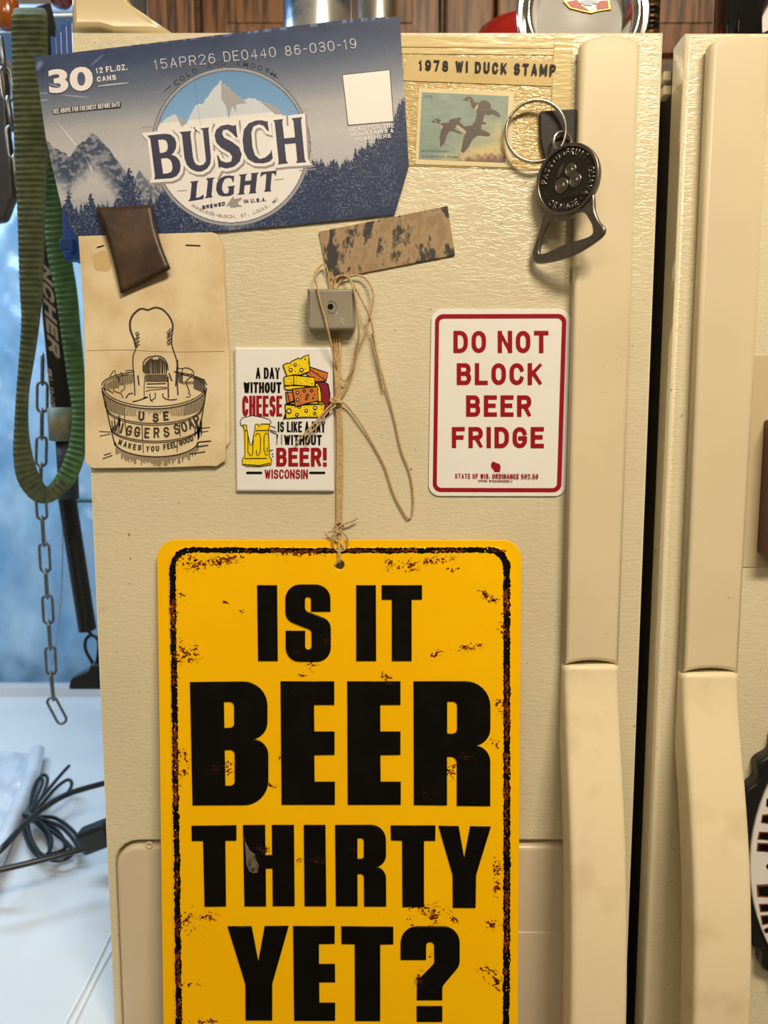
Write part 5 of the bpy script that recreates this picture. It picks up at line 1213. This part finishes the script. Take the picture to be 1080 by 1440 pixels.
# lettered black sheath with a grey cuff
TP = Plane(.245)
tl_ = thing('lettered_sheath', 'black sheath with slanted grey lettering hanging inside the strap loop', 'tool sheath', TP.at(95, 700))
part('sheath', shape(TP, [[(58, 300, 4), (80, 300, 4), (90, 400), (98, 480), (108, 577, 3), (72, 579, 3), (66, 520), (58, 440)]], .010, -.010, .002), M['black'], tl_)
gl_ = mat('grey_print_faded', rgb(150, 142, 126), .5)
def vtext(body, x0, x1, y0, y1, sl, wt): return stroke_text(TP, body, [(x1, y0 + sl), (x1 + (y1 - y0) * .1, y1 + sl), (x0 + (y1 - y0) * .1, y1), (x0, y0)], wt, .22, .0004)
part('lettering', vtext('NCHER', 56, 73, 366, 492, 16, 6.2), gl_, tl_)
part('lettering', vtext('SLING', 66, 73, 516, 572, 4, 2.2), gl_, tl_)
part('cuff', lathe([(.0125, -.001), (.0155, 0), (.0158, .031), (.0125, .032)], TP.at(90, 619, -.004), seg=28), mat('grey_cuff', rgb(136, 124, 104), .5, c2=rgb(88, 104, 84), lo=.4, hi=.6, vscale=40), tl_)
part('dark_sleeve', lathe([(0, 0), (.0095, 0), (.0105, .062), (0, .062)], TP.at(95, 702, -.004), seg=24), mat('dark_sleeve', rgb(34, 38, 46), .5, bump=.6, bscale=90, bstretch=(.2, .2, 4)), tl_)
# steel spring
s_top, s_bot = aty(94, 698, .30), aty(123, 886, .30); n = 70 * 14; R0 = .0085
ax = (s_bot - s_top); ax.normalize(); e1 = Vector((ax.z, 0, -ax.x)).normalized(); e2 = ax.cross(e1)
sg2 = thing('coil_spring', 'long black coil spring with a hook, right of the chain', 'spring', s_bot)
part('coil', tube([s_top.lerp(s_bot, i / n) + e1 * R0 * math.cos(i * 6.2832 / 14) + e2 * R0 * math.sin(i * 6.2832 / 14) for i in range(n + 1)], .00115, 6, raw=True), mat('spring_steel', rgb(44, 42, 42), .35, .6), sg2)
part('core', tube([s_top, s_bot], .0068, 10, raw=True), M['black'], sg2)
part('hook', tube([aty(122, 884, .30), aty(129, 893, .30), aty(136, 897, .30), aty(139, 906, .30), aty(137, 928, .30), aty(134, 937, .30), aty(126, 925, .30), aty(120, 912, .30), aty(121, 899, .30), aty(128, 893, .30)], .0019, 8, 5), mat('hook_black', (.02, .02, .02), .3, .5), sg2)
HPn = Plane(.30)
part('hanging_clip', shape(HPn, [[(100, 966, 3), (104, 950, 8), (128, 940, 4), (132, 930, 3), (150, 930), (150, 966)]], .02, -.010, .003), M['black'], sg2)
o = part('thin_cord', tube([aty(88, 690, .33), aty(88, 770, .33), aty(86, 840, .33), aty(79, 905, .33), aty(72, 935, .33)], .0007), mat('grey_cord', rgb(130, 140, 150), .5)); tag(o, 'thin grey cord hanging between the chain and the spring', 'cord')
o = part('green_rod', tube([aty(104, 704, .5), Vector((XL + .004, .5, aty(150, 703, .5).z))], .0028, raw=True), mat('green_rod', rgb(20, 70, 62), .4)); tag(o, 'thin dark green rod beside the spring, below the strap', 'rod')
# chains
lk = bpy.data.materials.new('x'); bpy.data.materials.remove(lk)
cm_ = mat('zinc_chain', rgb(120, 122, 124), .3, .9, var=.2, vscale=200)
def link_mesh(Lh, Rw, wire):
    pts = []
    for i in range(8): a = math.pi * i / 7; pts.append(Vector((Rw * math.cos(a), 0, Lh - Rw + Rw * math.sin(a))))
    for i in range(8): a = math.pi + math.pi * i / 7; pts.append(Vector((Rw * math.cos(a), 0, -(Lh - Rw) + Rw * math.sin(a))))
    return tube(pts, wire, 8, closed=True, raw=True)
def chain(name_label, pts, y, half, rw, wire, grp=None, tilt=0.3):
    P = [aty(a, b, y) for a, b in pts]
    root = thing('hanging_chain', name_label, 'chain', P[-1]); me = link_mesh(half, rw, wire); me.materials.append(cm_); me.name = 'link'
    tot = sum((P[i + 1] - P[i]).length for i in range(len(P) - 1)); pitch = (half - wire) * 2 - wire * .2; n = int(tot / pitch); k = 0
    for j in range(n):
        d = (j + .5) * pitch; i = 0
        while i < len(P) - 2 and d > (P[i + 1] - P[i]).length: d -= (P[i + 1] - P[i]).length; i += 1
        dr = (P[i + 1] - P[i]).normalized(); c = P[i] + dr * d
        o = bpy.data.objects.new('link', me); COL.objects.link(o); o.parent = root; o.location = c - ORG[root]
        o.rotation_mode = 'QUATERNION'; o.rotation_quaternion = (-dr).to_track_quat('Z', 'Y') @ Matrix.Rotation((j % 2) * math.pi / 2 + tilt, 3, 'Z').to_quaternion()
    return root
chain('zinc chain hanging through the strap loop down to the workbench', [(60, 500), (59, 600), (57, 690), (64, 800), (70, 900), (73, 962), (76, 992), (92, 1022)], .25, .0150, .0046, .0014)
chain('short steel chain at the upper left edge beside the strap', [(2, 56), (8, 110), (17, 180), (24, 262)], .25, .0150, .0050, .0016)
o = part('grey_bar', shape(Plane(.30), [[(-30, 60), (2, 62, 6), (12, 120), (14, 190), (20, 230, 6), (22, 280, 8), (10, 312, 10), (-30, 318)]], .012, -.006, .003), mat('dark_grey_metal', rgb(62, 58, 56), .4, .4, var=.2, vscale=30)); tag(o, 'dark grey metal piece at the left edge behind the short chain', 'tool')
# cords on the bench
blackc = mat('black_cord', (.010, .010, .011), .3)
bc = thing('cord_bundle', 'coiled and tied black electric cord on the white workbench', 'cord', atz(60, 1170, BZ))
for L_, zz in (([(38, 1146), (50, 1108), (60, 1090), (67, 1096), (60, 1118), (42, 1148)], .020), ([(40, 1148), (46, 1112), (55, 1094), (60, 1100), (52, 1120), (38, 1150)], .026), ([(38, 1147), (60, 1120), (80, 1096), (97, 1077)], .030), ([(45, 1150), (75, 1112), (94, 1097), (101, 1102), (94, 1116), (70, 1132), (42, 1150)], .024),
               ([(38, 1148), (34, 1168), (46, 1196), (62, 1206), (70, 1192), (62, 1168), (42, 1150)], .016), ([(38, 1148), (42, 1175), (56, 1200), (68, 1200), (72, 1180), (60, 1160), (42, 1150)], .022), ([(40, 1148), (64, 1154), (88, 1164), (108, 1188), (102, 1194), (88, 1180), (60, 1160), (42, 1150)], .020), ([(42, 1150), (76, 1150), (104, 1170), (110, 1188), (96, 1206), (78, 1210), (66, 1204), (92, 1192), (78, 1166), (45, 1150)], .012)):
    part('cord_loop', tube([atz(a, b, BZ + zz) for a, b in L_], .0021, 8, 8), blackc, bc)
part('tie', tube([atz(34, 1142, BZ + .03), atz(44, 1146, BZ + .034), atz(48, 1154, BZ + .03), atz(38, 1154, BZ + .02), atz(33, 1146, BZ + .022)], .0018, 8, 6, closed=True), mat('dark_tie', (.05, .06, .08), .3), bc)
c1o = part('power_cable', tube([atz(-40, 1232, BZ + .03), atz(0, 1196, BZ + .055), atz(30, 1164, BZ + .055), atz(62, 1136, BZ + .055), atz(100, 1115, BZ + .055), atz(160, 1098, BZ + .055)], .0031, 10, 8), blackc); tag(c1o, 'thick black cable arching over the tied cord towards the refrigerator', 'cable')
c2o = thing('plug_cable', 'black cable ending in a plug beside the refrigerator, below the tied cord', 'cable', atz(60, 1212, BZ + .03))
part('cable', tube([atz(-40, 1232, BZ + .05), atz(10, 1221, BZ + .05), atz(60, 1209, BZ + .05), atz(120, 1193, BZ + .05)], .0028, 10, 8), blackc, c2o)
pc = atz(136, 1176, BZ + .045)
me = box(-.016, .016, -.010, .010, -.012, .012, .004, 3); me.transform(Matrix.Translation(pc) @ Matrix.Rotation(math.radians(-22), 4, 'Y'))
part('plug', me, M['black'], c2o)
wf = thing('plastic_wrap', 'rolled clear white plastic wrap at the left end of the workbench', 'packaging', atz(20, 1120, BZ))
wfm = mat('milky_plastic', (.55, .62, .72), .12, var=.15, vscale=20, spec=.8, bump=.5, bscale=30)
part('roll', tube([atz(53, 1056, BZ + .012), atz(46, 1085, BZ + .013), atz(28, 1130, BZ + .014), atz(4, 1185, BZ + .014), atz(-30, 1260, BZ + .014)], .009, 14, 6), wfm, wf)
V = []; Fc = []
for j in range(31):
    for i in range(21):
        u, v = i / 20, j / 30; x = 46 - 92 * u - 46 * v * .9; y = 1060 + 130 * v - 8 * u
        V.append(atz(x, y, BZ + .012 + .009 * mnoise.noise(Vector((u * 3 + v * 5, v * 3, 7))) + .004 * mnoise.noise(Vector((u * 12 - v * 6, v * 4, 2)))))
for j in range(30):
    for i in range(20): a = j * 21 + i; Fc.append((a, a + 1, a + 22, a + 21))
part('loose_sheet', from_py(V, Fc), wfm, wf, sm=True)
for k, (xa, xb) in enumerate(((88, 156), (101, 162))):  # bright reflection lines on the bench top, modelled as thin white tubes
    o = part('white_wire_or_glint', tube([atz(xa, 1445, BZ + .002), atz((xa + xb) / 2 + 2, 1378, BZ + .002), atz(xb, 1312 + 14 * k, BZ + .002)], .0008, 6), mat('white_glint', (.85, .9, .95), .3))
    tag(o, ('left' if k == 0 else 'right') + ' one of two thin white strands shaped as reflections on the workbench at the bottom', 'wire', 'thin white strands for reflections on the workbench')

# ------------------------------------------------------------------ things on top of the refrigerator
TZ = ZT - .004
def standing(name, label, cat, px_, y, prof, m, seg=48):
    c = aty(px_, 40, y); c.z = TZ; o = part(name, lathe(prof, c, seg=seg), m); return tag(o, label, cat)
standing('drink_can', 'silver and blue drink can on the refrigerator behind the carton', 'can', 447, .16, [(0, 0), (.024, 0), (.028, .006), (.0285, .012), (.0285, .130), (.024, .142), (.023, .144), (0, .142)],
         mat('can_print', (.70, .72, .76), .22, .85, c2=(.10, .22, .40), lo=.50, hi=.60, vscale=22, detail=6))
standing('slim_can', 'slim plain silver can right of the silver and blue can', 'can', 530, .24, [(0, 0), (.018, 0), (.0195, .006), (.0195, .17), (.016, .18), (0, .18)], mat('brushed_can', (.72, .70, .68), .25, 1.0))
o = part('blue_box', box(aty(398, 20, .20).x, aty(411, 20, .20).x, .2, .23, TZ, TZ + .16, .001), mat('blue_grey_card', rgb(60, 88, 110), .5)); tag(o, 'narrow blue grey box beside the silver and blue can', 'box')
c = aty(742, 40, .26); c.z = aty(742, 31, .26).z
o = part('red_bowl', lathe([(.056, -(c.z - TZ)), (.058, -.045), (.056, -.03), (.048, -.012), (.03, -.003), (0, 0)], c, seg=40), mat('red_gloss', rgb(160, 22, 20), .25, coat=.5)); tag(o, 'red upturned bowl peeking out behind the chrome dish', 'bowl')
# chrome dish with a crest
DY = .10; DP = Plane(DY)
dish = thing('chrome_dish', 'round chrome dish standing on edge with a red white and blue crest', 'dish', (DP.at(818, 30).x, DY, TZ))
c = DP.at(818, 22); rp_ = (DP.at(911, 22) - DP.at(818, 22)).length
mt = Matrix.Rotation(math.radians(90), 4, 'X')
part('bowl', lathe([(0, -.010), (rp_ * .60, -.010), (rp_ * .68, -.008), (rp_ * .74, .002), (rp_ * .80, .008), (rp_ * .86, .008), (rp_ * .92, .002), (rp_ * .97, .006), (rp_, .004), (rp_, .0), (rp_ * .9, -.008), (rp_ * .7, -.018), (0, -.018)], c, seg=96, mat=mt), M['chrome'], dish)
part('brushed_centre', lathe([(0, -.0080), (rp_ * .64, -.0080), (rp_ * .67, -.0098)], c, seg=64, mat=mt), mat('brushed_centre', alb(176, 166, 146), .45, 0, var=.08, vscale=30), dish)
CR = Plane(DY + .0085); q0 = (680, 0, 2.7)
part('crest_base', shape(CR, [T(*q0, [(300, 10), (330, -30), (470, -30), (484, 40), (430, 48), (408, 55), (380, 50), (325, 36)])], .0016, 0, .0004), mat('gold_metal', rgb(170, 120, 60), .3, .8), dish)
part('crest_field', shape(CR, [T(*q0, [(312, 10), (338, -20), (462, -20), (474, 36), (428, 42), (407, 49), (384, 44), (330, 31)])], 0, .0018), mat('crest_white', alb(226, 210, 180), .3), dish)
CRR = mat('crest_red', alb(170, 56, 38), .3, spec=.2)
for o_ in ([(314, 12), (352, 4), (368, 24), (384, 34), (400, 46), (384, 44), (330, 31)], [(338, -20), (372, -20), (348, 4), (330, 0)], [(424, 24), (440, 8), (469, 6), (474, 36), (428, 42)], [(430, -20), (462, -20), (466, 0), (440, 4)]): part('crest_red', shape(CR, [T(*q0, o_)], 0, .0019), CRR, dish)
part('crest_bowtie', shape(CR, [T(*q0, [(362, 10), (380, 8), (383, 2), (412, 2), (412, 8), (432, 8), (428, 20), (410, 20), (408, 27), (378, 26), (379, 20), (360, 20)])], .0003, .0020), mat('crest_blue', alb(60, 90, 120), .3), dish)
standing('ringed_bottle', 'narrow black bottle with brass rings right of the chrome dish', 'bottle', 914, .24, [(0, 0), (.009, 0)] + [(r_, .10 + i * .0045 + dz) for i in range(14) for r_, dz in ((.0085, 0), (.0085, .003), (.0068, .0032), (.0068, .0044))] + [(.006, .17), (0, .17)],
         mat('black_brass', rgb(120, 90, 50), .3, .6, c2=(.01, .01, .01), lo=.45, hi=.5, vscale=220, stretch=(.05, .05, 1), detail=0), 24)
standing('black_jug', 'glossy black round jug at the upper right corner', 'jug', 1078, .13, [(0, 0), (.026, 0), (.037, .02), (.040, .05), (.040, .09), (.040, .15), (.038, .19), (0, .2)], M['gloss_black'], 64)

# ------------------------------------------------------------------ right door
FPp = Plane(-.022)
fb = thing('wooden_plaque', 'dark cherry wooden plaque on the right door, its corner just in frame', 'plaque', FPp.at(1080, 785))
cherry = mat('cherry_wood', rgb(92, 34, 26), .35, var=.25, vscale=20, stretch=(4, 4, .5))
xa = DOOR.at(1063, 780).x; za = FPp.at(1070, 784).z; zb2 = FPp.at(1070, 590).z
part('board', box(xa, xa + .12, -.020, 0, za, zb2, .0015), cherry, fb); part('raised_edge', box(xa + .005, xa + .115, -.0225, -.0195, za + .006, zb2 - .005, .001), cherry, fb)
part('gold_ornament', lathe([(0, .002), (.003, .0015), (.0045, 0)], Vector((xa + .0095, -.0225, FPp.at(1079, 703).z)), seg=8, mat=mt), mat('old_gold', rgb(170, 150, 60), .3, .9), fb)
o = part('shade_tan_sheet', box(DOOR.uv(1040, 790)[0], DOOR.uv(1040, 790)[0] + .14, -.0008, 0, DOOR.uv(1050, 797)[1], DOOR.uv(1050, 500)[1]), mat('shade_tan', alb(206, 180, 128), .5)); tag(o, 'thin sheet on the right door, darker tan for the shade around the wooden plaque', 'sheet')  # the sheet's darker tan paints in the plaque's shade on the door
cs_ = thing('bottle_cap_sign', 'round bottle cap sign with black rim and white lettered face on the right door', 'sign', DOOR.at(1080, 1330))
cc = Plane(-.0148).at(1343, 1205); k_ = .000498
nf = 42; pts = []
for i in range(nf * 8):
    a = 6.28318 * i / (nf * 8); r_ = (304 + 5 * math.cos(a * nf)) * k_; pts.append((cc.x + r_ * math.cos(a), cc.z + r_ * math.sin(a)))
me = curve_mesh([pts], .004, .002, -.002, 2); me.transform(Plane(-.006).mat()); part('crimped_rim', me, M['black'], cs_)
def cir2(r_, n=96): return [(cc.x + r_ * k_ * math.cos(6.28318 * i / n), cc.z + r_ * k_ * math.sin(6.28318 * i / n)) for i in range(n)]
me = curve_mesh([cir2(286)], .0006, .001, -.001, 2); me.transform(Plane(-.0132).mat()); part('white_face', me, mat('cap_white', alb(226, 212, 190), .35, var=.05, vscale=30), cs_)
CPn = Plane(-.0148); z0_ = (980, 1040, 3.6)
brown = mat('brown_edge', alb(120, 66, 40), .4)
for o_ in ([(352, 300), (372, 290), (372, 345), (350, 338)], [(330, 380), (400, 372), (400, 432), (324, 420)], [(314, 466), (400, 468), (400, 512), (306, 504)], [(306, 522), (400, 524), (400, 572), (302, 564)], [(348, 640, 8), (366, 618, 8), (378, 650, 8), (360, 660, 8)], [(302, 735), (400, 728), (400, 760), (340, 770), (400, 780), (400, 800), (306, 795)], [(314, 832), (400, 828), (400, 868), (320, 872)], [(322, 890), (400, 884), (400, 925), (330, 938)], [(338, 960), (400, 930), (400, 975), (345, 978)]):
    cx_ = sum(p[0] for p in o_) / len(o_); cy_ = sum(p[1] for p in o_) / len(o_)
    part('letter_edge', shape(CPn, [T(*z0_, o_)], .0004, 0), brown, cs_)
    part('letter', shape(CPn, [T(*z0_, [(cx_ + (p[0] - cx_) * .86, cy_ + (p[1] - cy_) * .72) + p[2:] for p in o_])], .0006, .0), M['ink'], cs_)
V = []; Fc = []; r = random.Random(4)
for i in range(90):
    y_ = r.uniform(1085, 1345); x_ = r.uniform(1046, 1064); a = r.uniform(0, 3.1); l_ = r.uniform(3, 9); b = len(V)
    for p in ((x_, y_), (x_ + l_ * math.cos(a), y_ + l_ * math.sin(a)), (x_ + l_ * math.cos(a) + .6, y_ + l_ * math.sin(a) + .6)): V.append(CPn.at(p[0], p[1], r.uniform(-.004, -.002)))
    Fc.append((b, b + 1, b + 2))

# grime specks on the doors, and the screw on the dispenser lip
def specks(plane, parent, cl, m, nm):
    global SG
    keep = SG; SG = plane; V, Fc = [], []
    for i, (a, b, c, d, n, sz) in enumerate(cl): cluster(V, Fc, a, b, c, d, n, .0002, 700 + i, sz, streak=.1)
    SG = keep; tag(part(nm, from_py(V, Fc), m, parent), kind='stuff')
grime = mat('grime', alb(120, 92, 54), .6)
specks(DOOR, rdoor, [(945, 1240, 18, 60, 34, 1.1), (942, 1175, 12, 40, 14, .9), (948, 1320, 16, 40, 12, .8), (930, 1390, 24, 14, 8, 1.2)], grime, 'grime_specks')
specks(DOOR, ldoor, [(132, 700, 3, 30, 10, .9), (143, 858, 5, 12, 10, .9), (160, 560, 40, 300, 14, .8), (560, 650, 120, 300, 20, .8), (770, 880, 20, 200, 8, .9)], grime, 'grime_specks')
specks(HP, ldoor, [(797, 838, 4, 4, 4, 1.6), (829, 842, 12, 5, 5, 1.3), (852, 893, 5, 3, 4, 1.2), (872, 500, 8, 30, 12, 1.0), (850, 530, 14, 40, 8, .9), (800, 768, 6, 4, 3, 1)], grime, 'handle_marks')
specks(HP, rdoor, [(1024, 839, 3, 3, 4, 1.5), (980, 760, 30, 100, 5, .8)], grime, 'handle_marks')
part('screw_cover', ring3(DOOR, 210, 1188, .0022, .0004, .0002, 0, n=16), M['worn'], ldoor)
